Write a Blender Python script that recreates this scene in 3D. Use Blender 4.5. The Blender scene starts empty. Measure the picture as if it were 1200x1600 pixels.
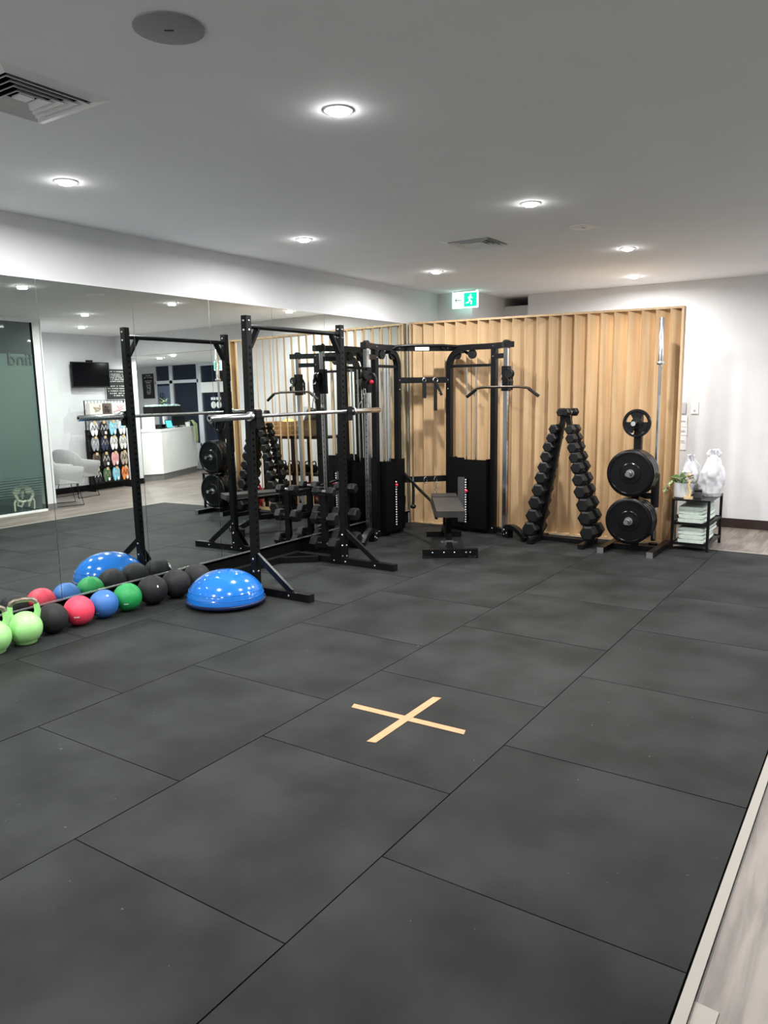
import bpy, bmesh, math, random
from mathutils import Vector, Matrix, noise as NZ
random.seed(7)
PI = math.pi
C = bpy.context.scene.collection
SC = bpy.context.scene
V = Vector

# ---------------------------------------------------------------- camera
cam_d = bpy.data.cameras.new('camera'); cam = bpy.data.objects.new('camera', cam_d); C.objects.link(cam)
cam_d.sensor_fit = 'HORIZONTAL'; cam_d.sensor_width = 36; cam_d.lens = 36 * 1206 / 1200
cam_d.clip_start = 0.05; cam_d.clip_end = 100
cR = V((0.83388747, 0.55177652, -0.01320457)); cU = V((-0.07499185, 0.13697092, 0.98773235)); cF = V((-0.54681616, 0.82266739, -0.15559708))
mw = Matrix.Identity(4)
for i in range(3):
    mw[i][0] = cR[i]; mw[i][1] = cU[i]; mw[i][2] = -cF[i]
mw[0][3], mw[1][3], mw[2][3] = 0.0, 0.0, 1.5927
cam.matrix_world = mw
SC.camera = cam
# ---------------------------------------------------------------- world, exposure
w = bpy.data.worlds.new('night'); SC.world = w; w.use_nodes = True
w.node_tree.nodes['Background'].inputs[0].default_value = (0.05, 0.07, 0.13, 1)
w.node_tree.nodes['Background'].inputs[1].default_value = 0.10
SC.view_settings.view_transform = 'Standard'; SC.view_settings.look = 'None'
SC.view_settings.gamma = 1; SC.view_settings.use_curve_mapping = False
SC.view_settings.exposure = 1.52
LAMP_W = 16.0          # power of one downlight
H = 2.77               # ceiling
MX = -4.893            # mirror plane at the floor
ML = 0.00866           # mirror lean
H2 = 2.39              # lower ceiling over reception

# ---------------------------------------------------------------- materials
def mat(name, col, rough=0.5, metal=0.0, spec=0.5, emit=0.0, ecol=None, trans=0.0, alpha=1.0, coat=0.0):
    m = bpy.data.materials.new(name); m.use_nodes = True
    b = m.node_tree.nodes['Principled BSDF']
    b.inputs['Base Color'].default_value = (*col, 1); b.inputs['Roughness'].default_value = rough
    b.inputs['Metallic'].default_value = metal; b.inputs['Specular IOR Level'].default_value = spec
    b.inputs['Transmission Weight'].default_value = trans; b.inputs['Alpha'].default_value = alpha
    b.inputs['Coat Weight'].default_value = coat
    if emit:
        b.inputs['Emission Color'].default_value = (*(ecol or col), 1); b.inputs['Emission Strength'].default_value = emit
    return m
def noisy(name, c1, c2, scale=(1, 1, 1), nscale=5, rough=0.5, bump=0.0, bscale=None, tint=0.0, detail=4, lo=0.35, hi=0.65, spec=0.5, metal=0.0, specks=None, dist=0.0):
    m = mat(name, c1, rough, metal, spec); nt = m.node_tree; N = nt.nodes; L = nt.links; b = N['Principled BSDF']
    tc = N.new('ShaderNodeTexCoord'); mp = N.new('ShaderNodeMapping'); mp.inputs['Scale'].default_value = scale
    oi = N.new('ShaderNodeObjectInfo')
    mul = N.new('ShaderNodeVectorMath'); mul.operation = 'SCALE'; mul.inputs[0].default_value = (37, 53, 71); L.new(oi.outputs['Random'], mul.inputs['Scale'])
    add = N.new('ShaderNodeVectorMath'); add.operation = 'ADD'; L.new(tc.outputs['Object'], add.inputs[0]); L.new(mul.outputs[0], add.inputs[1])
    L.new(add.outputs[0], mp.inputs[0])
    n = N.new('ShaderNodeTexNoise'); n.inputs['Scale'].default_value = nscale; n.inputs['Detail'].default_value = detail; n.inputs['Distortion'].default_value = dist
    L.new(mp.outputs[0], n.inputs['Vector'])
    r = N.new('ShaderNodeValToRGB'); r.color_ramp.elements[0].position = lo; r.color_ramp.elements[1].position = hi
    r.color_ramp.elements[0].color = (*c1, 1); r.color_ramp.elements[1].color = (*c2, 1); L.new(n.outputs['Fac'], r.inputs[0])
    out = r.outputs[0]
    if tint:
        mr = N.new('ShaderNodeMapRange'); mr.inputs['To Min'].default_value = 1 - tint; mr.inputs['To Max'].default_value = 1 + tint; L.new(oi.outputs['Random'], mr.inputs['Value'])
        vm = N.new('ShaderNodeVectorMath'); vm.operation = 'SCALE'; L.new(out, vm.inputs[0]); L.new(mr.outputs[0], vm.inputs['Scale']); out = vm.outputs[0]
    if specks:
        n3 = N.new('ShaderNodeTexNoise'); n3.inputs['Scale'].default_value = 45; n3.inputs['Detail'].default_value = 1; L.new(add.outputs[0], n3.inputs['Vector'])
        r3 = N.new('ShaderNodeValToRGB'); r3.color_ramp.elements[0].position = 0.80; r3.color_ramp.elements[1].position = 0.83; L.new(n3.outputs['Fac'], r3.inputs[0])
        mx = N.new('ShaderNodeMix'); mx.data_type = 'RGBA'; L.new(r3.outputs[0], mx.inputs['Factor']); L.new(out, mx.inputs['A']); mx.inputs['B'].default_value = (*specks, 1); out = mx.outputs['Result']
    L.new(out, b.inputs['Base Color'])
    if bump:
        n2 = N.new('ShaderNodeTexNoise'); n2.inputs['Scale'].default_value = bscale or nscale * 8; n2.inputs['Detail'].default_value = 3; L.new(mp.outputs[0], n2.inputs['Vector'])
        bp = N.new('ShaderNodeBump'); bp.inputs['Strength'].default_value = bump; bp.inputs['Distance'].default_value = 0.002; L.new(n2.outputs['Fac'], bp.inputs['Height']); L.new(bp.outputs[0], b.inputs['Normal'])
    return m
M = {}
M['rubber_tile'] = noisy('rubber_tile', (0.0085, 0.0094, 0.0094), (0.0225, 0.0245, 0.0245), nscale=2.6, rough=0.66, bump=0.35, bscale=160, tint=0.09, detail=6, specks=(0.09, 0.09, 0.09), spec=0.14)
M['underlay'] = mat('underlay', (0.006, 0.006, 0.006), 0.9)
M['plank'] = noisy('plank', (0.115, 0.094, 0.08), (0.225, 0.19, 0.168), scale=(9, 0.9, 1), nscale=2.6, rough=0.42, bump=0.1, tint=0.12, detail=6, dist=0.6)
M['edge'] = mat('edge', (0.32, 0.295, 0.26), 0.45)
M['ceiling'] = noisy('ceiling', (0.87, 0.875, 0.895), (0.89, 0.895, 0.915), nscale=3, rough=0.9)
M['wall'] = noisy('wall', (0.62, 0.627, 0.645), (0.65, 0.657, 0.675), nscale=4, rough=0.75, bump=0.03, bscale=90)
M['mirror'] = mat('mirror', (0.80, 0.86, 0.83), 0.0, 1.0)
M['mirror_edge'] = mat('mirror_edge', (0.75, 0.82, 0.79), 0.2)
M['alu'] = mat('alu', (0.72, 0.72, 0.72), 0.25, 0.9)
M['kick'] = mat('kick', (0.003, 0.003, 0.003), 0.5, spec=0.15)
M['oak'] = noisy('oak', (0.46, 0.30, 0.16), (0.56, 0.39, 0.22), scale=(14, 14, 0.7), nscale=1.6, rough=0.5, tint=0.06, detail=6, bump=0.05)
M['steel'] = noisy('steel', (0.003, 0.003, 0.0035), (0.005, 0.005, 0.006), nscale=30, rough=0.34, spec=0.22)
M['steel_matt'] = mat('steel_matt', (0.0018, 0.0018, 0.002), 0.6, spec=0.12)
M['hole'] = mat('hole', (0.001, 0.001, 0.001), 0.9, spec=0.1)
M['chrome'] = mat('chrome', (0.80, 0.80, 0.82), 0.16, 1.0)
M['grey_steel'] = mat('grey_steel', (0.30, 0.30, 0.31), 0.35, 0.8)
M['rubber'] = noisy('rubber', (0.004, 0.004, 0.0045), (0.008, 0.008, 0.0085), nscale=20, rough=0.45, spec=0.25)
M['rubber_gloss'] = mat('rubber_gloss', (0.003, 0.003, 0.004), 0.25, spec=0.3)
M['vinyl'] = noisy('vinyl', (0.018, 0.017, 0.017), (0.028, 0.027, 0.026), nscale=12, rough=0.45, bump=0.1, bscale=200)
M['bronze'] = mat('bronze', (0.06, 0.045, 0.035), 0.35, 0.6)
M['red'] = mat('red', (0.65, 0.02, 0.05), 0.35)
M['white'] = mat('white', (0.82, 0.82, 0.82), 0.5)
M['blue_ball'] = noisy('blue_ball', (0.035, 0.15, 0.45), (0.045, 0.17, 0.49), nscale=8, rough=0.5, bump=0.2, bscale=120)
M['green_ball'] = noisy('green_ball', (0.012, 0.28, 0.07), (0.016, 0.31, 0.08), nscale=8, rough=0.5, bump=0.2, bscale=120)
M['red_ball'] = noisy('red_ball', (0.78, 0.045, 0.095), (0.82, 0.055, 0.11), nscale=8, rough=0.5, bump=0.2, bscale=120)
M['black_ball'] = noisy('black_ball', (0.012, 0.012, 0.0125), (0.022, 0.022, 0.0225), nscale=10, rough=0.6, spec=0.25, bump=0.4, bscale=90)
M['dome'] = mat('dome', (0.012, 0.15, 0.55), 0.14, coat=0.6)
M['dome_base'] = mat('dome_base', (0.002, 0.008, 0.05), 0.4)
M['lime'] = noisy('lime', (0.30, 0.66, 0.22), (0.36, 0.70, 0.27), nscale=6, rough=0.4, specks=(0.12, 0.25, 0.10))
M['worn_handle'] = noisy('worn_handle', (0.10, 0.075, 0.05), (0.36, 0.32, 0.27), nscale=18, rough=0.35, metal=0.6)
M['tape'] = noisy('tape', (0.50, 0.235, 0.11), (0.55, 0.27, 0.13), nscale=20, rough=0.6)
M['lamp'] = mat('lamp', (1, 1, 1), 0.5, emit=40, ecol=(1, 0.99, 0.97))
M['vent'] = mat('vent', (0.86, 0.86, 0.86), 0.5)
M['grille'] = noisy('grille', (0.30, 0.30, 0.31), (0.34, 0.34, 0.35), nscale=150, rough=0.7)
M['sign_white'] = mat('sign_white', (0.9, 0.95, 0.95), 0.4, emit=0.9, ecol=(0.70, 1.0, 0.92))
M['sign_green'] = mat('sign_green', (0.0, 0.35, 0.2), 0.4, emit=0.45, ecol=(0.0, 0.75, 0.42))
M['towel'] = noisy('towel', (0.50, 0.58, 0.52), (0.58, 0.65, 0.60), nscale=30, rough=0.95, bump=0.8, bscale=140)
M['plastic_bag'] = noisy('plastic_bag', (0.55, 0.55, 0.59), (0.62, 0.62, 0.65), nscale=6, rough=0.4, bump=0.5, bscale=25)
M['pot'] = noisy('pot', (0.50, 0.52, 0.52), (0.62, 0.64, 0.64), scale=(1, 1, 0.2), nscale=20, rough=0.6)
M['leaf'] = noisy('leaf', (0.05, 0.13, 0.04), (0.14, 0.25, 0.09), nscale=20, rough=0.5)
M['leaf_pale'] = noisy('leaf_pale', (0.30, 0.40, 0.16), (0.45, 0.52, 0.28), nscale=20, rough=0.5)
M['bamboo'] = noisy('bamboo', (0.55, 0.38, 0.19), (0.68, 0.51, 0.29), scale=(1, 1, 4), nscale=12, rough=0.5)
M['felt'] = noisy('felt', (0.36, 0.36, 0.365), (0.42, 0.42, 0.425), nscale=60, rough=0.95)
M['charcoal'] = mat('charcoal', (0.05, 0.05, 0.055), 0.9)
M['screen_glass'] = mat('screen_glass', (0.001, 0.001, 0.002), 0.15, spec=0.15)
M['board'] = mat('board', (0.012, 0.012, 0.012), 0.8)
M['grey_frame'] = mat('grey_frame', (0.45, 0.45, 0.46), 0.5)
M['counter'] = noisy('counter', (0.83, 0.83, 0.82), (0.86, 0.86, 0.85), nscale=3, rough=0.4)
M['grey_kick'] = mat('grey_kick', (0.16, 0.155, 0.15), 0.5)
M['win_frame'] = mat('win_frame', (0.62, 0.65, 0.70), 0.4)
M['night_glass'] = mat('night_glass', (0.015, 0.02, 0.035), 0.03, alpha=0.45)
M['clear_glass'] = mat('clear_glass', (0.10, 0.16, 0.15), 0.03, alpha=0.15)
M['film'] = mat('film', (0.22, 0.32, 0.29), 0.30, trans=0.5)
M['decal'] = mat('decal', (0.03, 0.05, 0.045), 0.5)
M['film_blue'] = mat('film_blue', (0.10, 0.13, 0.20), 0.5)
M['navy'] = mat('navy', (0.01, 0.015, 0.035), 0.5)
M['aqua'] = mat('aqua', (0.02, 0.55, 0.62), 0.4)
M['aqua_screen'] = mat('aqua_screen', (0.05, 0.5, 0.55), 0.3, emit=0.9, ecol=(0.05, 0.75, 0.85))
M['pale_aqua'] = noisy('pale_aqua', (0.35, 0.60, 0.55), (0.75, 0.85, 0.82), nscale=25, rough=0.4)
M['bone'] = noisy('bone', (0.62, 0.66, 0.50), (0.70, 0.74, 0.58), nscale=20, rough=0.5)
M['wicker'] = noisy('wicker', (0.34, 0.28, 0.21), (0.46, 0.39, 0.31), scale=(1, 1, 4), nscale=40, rough=0.8, bump=0.6)
M['crate'] = noisy('crate', (0.48, 0.31, 0.17), (0.60, 0.41, 0.24), scale=(1, 1, 5), nscale=12, rough=0.7)
M['yellow'] = mat('yellow', (0.65, 0.60, 0.15), 0.6)
M['dark_brown'] = mat('dark_brown', (0.020, 0.010, 0.008), 0.5)
M['carpet'] = mat('carpet', (0.012, 0.012, 0.013), 0.95)
M['outside'] = noisy('outside', (0.010, 0.012, 0.02), (0.03, 0.035, 0.05), scale=(1, 1, 0.3), nscale=2, rough=0.9)
SH = {}
for k, c in dict(grey=(0.30, 0.31, 0.34), navy=(0.02, 0.03, 0.08), white=(0.75, 0.75, 0.76), black=(0.015, 0.015, 0.017), brown=(0.13, 0.09, 0.07), dark=(0.04, 0.03, 0.028),
                 pink=(0.80, 0.42, 0.44), tan=(0.42, 0.34, 0.27), green=(0.08, 0.16, 0.07), blue=(0.25, 0.62, 0.80), orange=(0.85, 0.25, 0.07), cream=(0.70, 0.66, 0.62)).items():
    SH[k] = mat('foam_' + k, c, 0.6)

# ---------------------------------------------------------------- mesh helpers
class MB:
    def __init__(s): s.bm = bmesh.new()
    def _add(s, vs, fs):
        b = [s.bm.verts.new(v) for v in vs]
        for f in fs:
            try: s.bm.faces.new([b[i] for i in f])
            except ValueError: pass
        return s
    def box(s, c, d, rot=(0, 0, 0)):
        x, y, z = d[0] / 2, d[1] / 2, d[2] / 2
        from mathutils import Euler
        R = Euler(rot).to_matrix(); c = V(c)
        vs = [c + R @ V(p) for p in [(-x, -y, -z), (x, -y, -z), (x, y, -z), (-x, y, -z), (-x, -y, z), (x, -y, z), (x, y, z), (-x, y, z)]]
        return s._add(vs, [(0, 3, 2, 1), (4, 5, 6, 7), (0, 1, 5, 4), (1, 2, 6, 5), (2, 3, 7, 6), (3, 0, 4, 7)])
    def b2(s, a, b):
        return s.box([(a[i] + b[i]) / 2 for i in range(3)], [abs(b[i] - a[i]) for i in range(3)])
    def sweep(s, pts, w, h, side=None):
        """rectangular section w (along side) x h along a polyline"""
        pts = [V(p) for p in pts]; n = len(pts); rings = []
        for i, p in enumerate(pts):
            t = ((pts[min(i + 1, n - 1)] - p).normalized() + (p - pts[max(i - 1, 0)]).normalized()).normalized() if 0 < i < n - 1 else ((pts[1] - pts[0]) if i == 0 else (pts[-1] - pts[-2])).normalized()
            sd = V(side).normalized() if side else None
            if sd is None:
                sd = V((0, 0, 1)).cross(t)
                sd = sd.normalized() if sd.length > 1e-4 else V((1, 0, 0))
            up = t.cross(sd).normalized(); sc = 1.0
            if 0 < i < n - 1:
                a = (pts[i + 1] - p).normalized(); sc = 1 / max(0.5, a.dot(t))
            rings.append([p + sd * (w / 2 * q[0]) + up * (h / 2 * q[1] * sc) for q in ((-1, -1), (1, -1), (1, 1), (-1, 1))])
        vs = [v for r in rings for v in r]; fs = [(3, 2, 1, 0), tuple(4 * (n - 1) + k for k in range(4))]
        for i in range(n - 1):
            for k in range(4): fs.append((4 * i + k, 4 * i + (k + 1) % 4, 4 * i + 4 + (k + 1) % 4, 4 * i + 4 + k))
        return s._add(vs, fs)
    def tube(s, pts, r, seg=10, closed=False, r2=None):
        pts = [V(p) for p in pts]; n = len(pts); rings = []; prev = None
        for i, p in enumerate(pts):
            a = pts[(i + 1) % n] if (closed or i < n - 1) else p; b = pts[(i - 1) % n] if (closed or i > 0) else p
            t = (a - b).normalized()
            if prev is None:
                u = t.cross(V((0, 0, 1)));
                if u.length < 1e-3: u = t.cross(V((1, 0, 0)))
            else: u = prev - t * prev.dot(t)
            u.normalize(); prev = u; v = t.cross(u)
            rr = r if r2 is None else r + (r2 - r) * i / (n - 1)
            rings.append([p + u * (rr * math.cos(2 * PI * k / seg)) + v * (rr * math.sin(2 * PI * k / seg)) for k in range(seg)])
        vs = [v for q in rings for v in q]; fs = []
        for i in range(n if closed else n - 1):
            j = (i + 1) % n
            for k in range(seg): fs.append((i * seg + k, i * seg + (k + 1) % seg, j * seg + (k + 1) % seg, j * seg + k))
        if not closed:
            fs.append(tuple(range(seg))[::-1]); fs.append(tuple((n - 1) * seg + k for k in range(seg)))
        return s._add(vs, fs)
    def cyl(s, a, b, r, seg=16, r2=None): return s.tube([a, b], r, seg, r2=r2)
    def lathe(s, prof, c=(0, 0, 0), axis=(0, 0, 1), seg=24):
        ax = V(axis).normalized(); u = ax.cross(V((1, 0, 0)))
        if u.length < 1e-3: u = ax.cross(V((0, 1, 0)))
        u.normalize(); v = ax.cross(u); c = V(c); vs = []; idx = []
        for r, z in prof:
            if r < 1e-6: idx.append([len(vs)]); vs.append(c + ax * z)
            else:
                idx.append(list(range(len(vs), len(vs) + seg)))
                vs += [c + ax * z + u * (r * math.cos(2 * PI * k / seg)) + v * (r * math.sin(2 * PI * k / seg)) for k in range(seg)]
        fs = []
        for a, b in zip(idx, idx[1:]):
            for k in range(seg):
                k2 = (k + 1) % seg
                if len(a) == 1 and len(b) == 1: continue
                if len(a) == 1: fs.append((a[0], b[k], b[k2]))
                elif len(b) == 1: fs.append((a[k], b[0], a[k2]))
                else: fs.append((a[k], b[k], b[k2], a[k2]))
        return s._add(vs, fs)
    def ball(s, c, r, seg=24, rings=14, sc=(1, 1, 1)):
        n0 = len(s.bm.verts)
        s.lathe([(r * math.sin(PI * i / rings), -r * math.cos(PI * i / rings)) for i in range(rings + 1)], (0, 0, 0), seg=seg)
        s.bm.verts.ensure_lookup_table(); c = V(c)
        for v in s.bm.verts[n0:]: v.co = V((v.co.x * sc[0], v.co.y * sc[1], v.co.z * sc[2])) + c
        return s
    def prism(s, pts, z0, z1):
        n = len(pts); vs = [(p[0], p[1], z0) for p in pts] + [(p[0], p[1], z1) for p in pts]
        return s._add(vs, [tuple(range(n))[::-1], tuple(range(n, 2 * n))] + [(i, (i + 1) % n, n + (i + 1) % n, n + i) for i in range(n)])
    def loftp(s, a, b):
        n = len(a); return s._add(list(a) + list(b), [tuple(range(n))[::-1], tuple(range(n, 2 * n))] + [(i, (i + 1) % n, n + (i + 1) % n, n + i) for i in range(n)])
    def patch(s, c, r, th0, th1, ph0, ph1, n=6):
        """small piece of a sphere's skin"""
        vs = []
        for i in range(n + 1):
            for j in range(3):
                th = th0 + (th1 - th0) * i / n; ph = ph0 + (ph1 - ph0) * j / 2
                vs.append((c[0] + r * math.cos(ph) * math.cos(th), c[1] + r * math.cos(ph) * math.sin(th), c[2] + r * math.sin(ph)))
        return s._add(vs, [(i * 3 + j, i * 3 + 3 + j, i * 3 + 4 + j, i * 3 + 1 + j) for i in range(n) for j in range(2)])
    def mesh(s, name, m, bevel=0.0, smooth=True, ang=0.7):
        if bevel: bmesh.ops.bevel(s.bm, geom=[e for e in s.bm.edges if len(e.link_faces) == 2 and e.calc_face_angle(0) > 0.5], offset=bevel, segments=1, affect='EDGES', clamp_overlap=True)
        bmesh.ops.recalc_face_normals(s.bm, faces=s.bm.faces)
        me = bpy.data.meshes.new(name); s.bm.to_mesh(me); s.bm.free(); me.materials.append(m)
        if smooth:
            me.polygons.foreach_set('use_smooth', [True] * len(me.polygons)); me.set_sharp_from_angle(angle=ang)
        return me
    def build(s, name, m, parent=None, bevel=0.0, smooth=True, ang=0.7):
        return link(name, s.mesh(name, M[m] if isinstance(m, str) else m, bevel, smooth, ang), parent)
def link(name, me, parent=None):
    o = bpy.data.objects.new(name, me); C.objects.link(o)
    if parent: o.parent = parent
    return o
def tag(o, label=None, cat=None, group=None, kind=None):
    if label: o['label'] = label
    if cat: o['category'] = cat
    if group: o['group'] = group
    if kind: o['kind'] = kind
    return o
def thing(name, label, cat, loc=(0, 0, 0), rz=0.0, group=None):
    o = bpy.data.objects.new(name, None); C.objects.link(o); o.location = loc; o.rotation_euler = (0, 0, rz); o.empty_display_size = 0.1
    return tag(o, label, cat, group)
def struct(name, label=None, loc=(0, 0, 0)):
    o = bpy.data.objects.new(name, None); C.objects.link(o); o.location = loc; return tag(o, label, None, None, 'structure')
def kids(o): return [c for c in bpy.data.objects if c.parent == o]
def dup(root, loc, rz=None, label=None, scale=None):
    def cp(o, par):
        c = o.copy(); C.objects.link(c)
        if par: c.parent = par
        for k in KID.get(o.name, []): cp(k, c)
        return c
    r = cp(root, None); r.location = loc
    if rz is not None: r.rotation_euler = (0, 0, rz)
    if label: r['label'] = label
    if scale: r.scale = (scale,) * 3
    return r
KID = {}
def freeze(root):
    """remember the children of a thing so that it can be copied"""
    def rec(o):
        ch = [c for c in bpy.data.objects if c.parent == o]
        KID[o.name] = ch
        for c in ch: rec(c)
    rec(root)
def text_mesh(name, body, size, m, parent, loc, X, Y, extrude=0.001, align='LEFT'):
    cu = bpy.data.curves.new(name, 'FONT'); cu.body = body; cu.size = size; cu.extrude = extrude; cu.align_x = align; cu.resolution_u = 3
    t = bpy.data.objects.new('tmp_text', cu); C.objects.link(t); bpy.context.view_layer.update()
    dg = bpy.context.evaluated_depsgraph_get(); me = bpy.data.meshes.new_from_object(t.evaluated_get(dg)); bpy.data.objects.remove(t)
    X = V(X); Y = V(Y); Z = X.cross(Y)
    for v in me.vertices: v.co = X * v.co.x + Y * v.co.y + Z * v.co.z
    me.materials.clear(); me.materials.append(M[m]); o = link(name, me, parent); o.location = loc
    return o

# ================================================================ SETTING
fl = struct('floor')
MB().b2((-5.3, -2.5, -0.2), (6.4, 13.0, -0.022)).build('slab', 'underlay', fl, smooth=False)
# rubber tiles (one metre, laid in staggered columns)
cols = [(-4.89, -4.3785, 2.0), (-4.3785, -3.3785, 2.5095), (-3.3785, -2.3785, 2.016), (-2.3785, -1.3785, 1.5227), (-1.3785, -0.37, 2.03)]
cache = {}
for x0, x1, off in cols:
    ys = [-1.5] + [off + k for k in range(-3, 7) if -1.4 < off + k < 7.95] + [8.0]
    if x0 < -1.9: ys[-1] = 8.0
    for a, b in zip(ys, ys[1:]):
        if b - a < 0.02: continue
        key = (round(x1 - x0, 3), round(b - a, 3))
        if key not in cache:
            g = 0.0026
            cache[key] = MB().b2((g, g, -0.021), (x1 - x0 - g, b - a - g, 0)).mesh('rubber_tile', M['rubber_tile'], bevel=0.0025, smooth=False)
        o = link('rubber_tile', cache[key], fl); o.location = (x0, a, random.uniform(-0.0006, 0.0006))
# timber planks
pk = {}
def planks(x0, x1, y0, y1, wd=0.185, ln=1.9):
    x = x0; r = 0
    while x < x1 - 0.01:
        xe = min(x + wd, x1); y = y0 - (r * 0.73 % 1) * ln; r += 1
        while y < y1:
            a, b = max(y, y0), min(y + ln, y1); y += ln
            if b - a < 0.03: continue
            key = (round(xe - x, 3), round(b - a, 3))
            if key not in pk: pk[key] = MB().b2((0.0006, 0.0006, -0.009), (xe - x - 0.0006, b - a - 0.0006, 0)).mesh('plank', M['plank'], bevel=0.001, smooth=False)
            o = link('plank', pk[key], fl); o.location = (x, a, -0.012)
        x = xe
planks(-0.333, 2.4, -2.4, 9.9)
planks(-4.9, -0.333, 8.035, 9.6)
planks(-0.6, 6.0, 9.9, 12.5, wd=0.22, ln=2.6)
MB().b2((-0.366, -2.4, -0.018), (-0.334, 8.034, -0.001)).build('trim_1', 'edge', None, 0.002).__setitem__('kind', 'structure')
MB().b2((-4.9, 8.004, -0.018), (-0.366, 8.034, -0.002)).build('trim_2', 'edge', None, 0.002).__setitem__('kind', 'structure')
# offcut of trim lying at the corner of the frame
tag(MB().prism([(-0.333, 1.78), (-0.275, 1.79), (-0.272, 1.945), (-0.333, 1.95)], -0.0118, -0.009).build('floor_patch', 'edge'), 'pale square patch stuck on timber floor beside mat edge', 'patch')

ce = MB().b2((-5.3, -2.5, H), (2.6, 9.45, H + 0.1)).build('ceiling', 'ceiling', smooth=False); tag(ce, kind='structure')
MB().b2((-4.93, 9.45, H), (-4.04, 11.5, H + 0.1)).build('ceiling_recess', 'ceiling', ce, smooth=False)
MB().b2((-0.6, 9.57, H2), (6.1, 12.6, H2 + 0.1)).build('ceiling_lower', 'ceiling', ce, smooth=False)
def wall(name, a, b, m='wall'): return tag(MB().b2(a, b).build(name, m, smooth=False), kind='structure')
wl = wall('wall_left', (-5.06, -2.5, -0.02), (-4.925, 8.68, H))
wall('wall_left_return', (-5.06, 8.68, -0.02), (-4.44, 8.8, H))
wall('wall_recess', (-4.56, 9.62, -0.02), (-4.04, 9.72, 2.66))
wall('wall_recess_left', (-4.56, 8.8, -0.02), (-4.44, 11.4, H)); wall('wall_recess_end', (-4.5, 11.4, -0.02), (-4.0, 11.5, H)); wall('wall_recess_right', (-4.06, 9.57, -0.02), (-4.04, 11.4, H))
wb = wall('wall_back', (-4.04, 9.45, -0.02), (-0.6, 9.57, H))
wall('wall_bulkhead', (-0.6, 9.45, H2), (2.55, 9.57, H + 0.1))
wall('wall_side', (-0.72, 9.57, -0.02), (-0.6, 12.6, H2))
wall('wall_right', (2.4, -2.5, -0.02), (2.55, 9.9, H))
wall('wall_far_right', (5.98, 9.8, -0.02), (6.1, 12.6, H2)); wall('wall_return', (2.55, 9.78, -0.02), (6.0, 9.9, H2))
wall('wall_front', (-5.06, -2.6, -0.02), (2.55, -2.5, H))
tag(MB().b2((-4.44, 9.438, -0.012), (-0.6, 9.45, 0.095)).build('baseboard_back', 'dark_brown', smooth=False), kind='structure')
tag(MB().b2((2.388, 6.86, -0.012), (2.4, 9.9, 0.095)).build('baseboard_right', 'kick', smooth=False), kind='structure')
tag(MB().b2((-4.925, -2.5, 0.0), (-4.897, 7.9, 0.124)).build('baseboard_left', 'kick', smooth=False), kind='structure')

# mirror: panels leaning back a little
mir = thing('wall_mirror', 'tall frameless wall mirror in panels along the left wall', 'mirror', (MX, 0, 0))
seam = [-2.34 + 0.79 * k for k in range(0, 14)]
seam = [3.19 + 0.789 * k for k in range(-7, 7)]; ys = [s for s in seam if s < 7.85] + [7.92]
for a, b in zip(ys, ys[1:]):
    g = 0.002; z0, z1 = 0.142, 2.365
    x = lambda z: -z * ML
    m_ = MB(); m_.loftp([(x(z0), a + g, z0), (x(z0), b - g, z0), (x(z1), b - g, z1), (x(z1), a + g, z1)], [(x(z0) - 0.005, a + g, z0), (x(z0) - 0.005, b - g, z0), (x(z1) - 0.005, b - g, z1), (x(z1) - 0.005, a + g, z1)])
    m_.build('mirror_panel', 'mirror', mir, smooth=False)
MB().b2((-0.010, ys[0], 0.124), (0.010, 7.92, 0.142)).b2((0.006, ys[0], 0.124), (0.010, 7.92, 0.150)).build('bottom_rail', 'alu', mir, smooth=False)
MB().b2((-0.031, ys[0], 0.124), (-0.027, 7.92, 2.362)).build('backing', 'white', mir, smooth=False)

# downlights
def downlight(x, y, z, label, on=True):
    t = thing('downlight', label, 'ceiling light', (x, y, z), 0, 'recessed ceiling downlights')
    MB().lathe([(0.047, -0.001), (0.05, -0.006), (0.062, -0.004), (0.064, 0.0)], seg=24).build('trim_ring', 'white', t)
    MB().lathe([(0.048, -0.001), (0.045, -0.010), (0.034, -0.017), (0.018, -0.021), (0, -0.022)], seg=24).build('lens', 'lamp', t)  # dome shape makes the disc look rounder, standing in for glare
    ld = bpy.data.lights.new('spot', 'AREA'); ld.shape = 'DISK'; ld.size = 0.09; ld.spread = math.radians(174); ld.energy = LAMP_W * (1 if z > 2.5 else 0.8)
    ld.color = (1.0, 0.985, 0.96); lo = bpy.data.objects.new('spot', ld); C.objects.link(lo); lo.parent = t; lo.location = (0, 0, -0.024)
for x, y, l in [(-2.08, 2.82, 'large bright downlight at the top middle of the picture'), (-3.98, 2.82, 'bright downlight near the left wall, closest to the camera'),
                (-2.08, 4.88, 'bright downlight in front of the round speaker and the air vent'), (-3.99, 4.92, 'bright downlight above the squat rack near the left wall'),
                (-4.0, 7.03, 'bright downlight above the cable machine in the corner'), (-2.05, 6.92, 'bright downlight right of the far air vent, above the weights'),
                (-2.49, 8.68, 'farthest downlight, just behind the timber screen')]:
    downlight(x, y, H, l)
for x, y, l in [(-0.36, 6.86, 'downlight seen in the mirror above the television, the nearer of two'), (1.17, 7.89, 'downlight seen in the mirror just above the television, the farther of two'),
                (-2.08, 0.8, 'added unseen downlight behind the camera on the left'), (-3.98, 0.8, 'added unseen downlight by the left wall behind the camera'),  # unseen, added for lighting by carrying on the ceiling grid
                (-2.08, -1.2, 'added unseen downlight by the front wall'), (-3.98, -1.2, 'added unseen downlight in the front left corner'), (-0.3, 4.88, 'added unseen downlight over the timber walkway by the glass')]:  # front wall and walkway lamps are out of view, added for light
    downlight(x, y, H, l)
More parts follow.
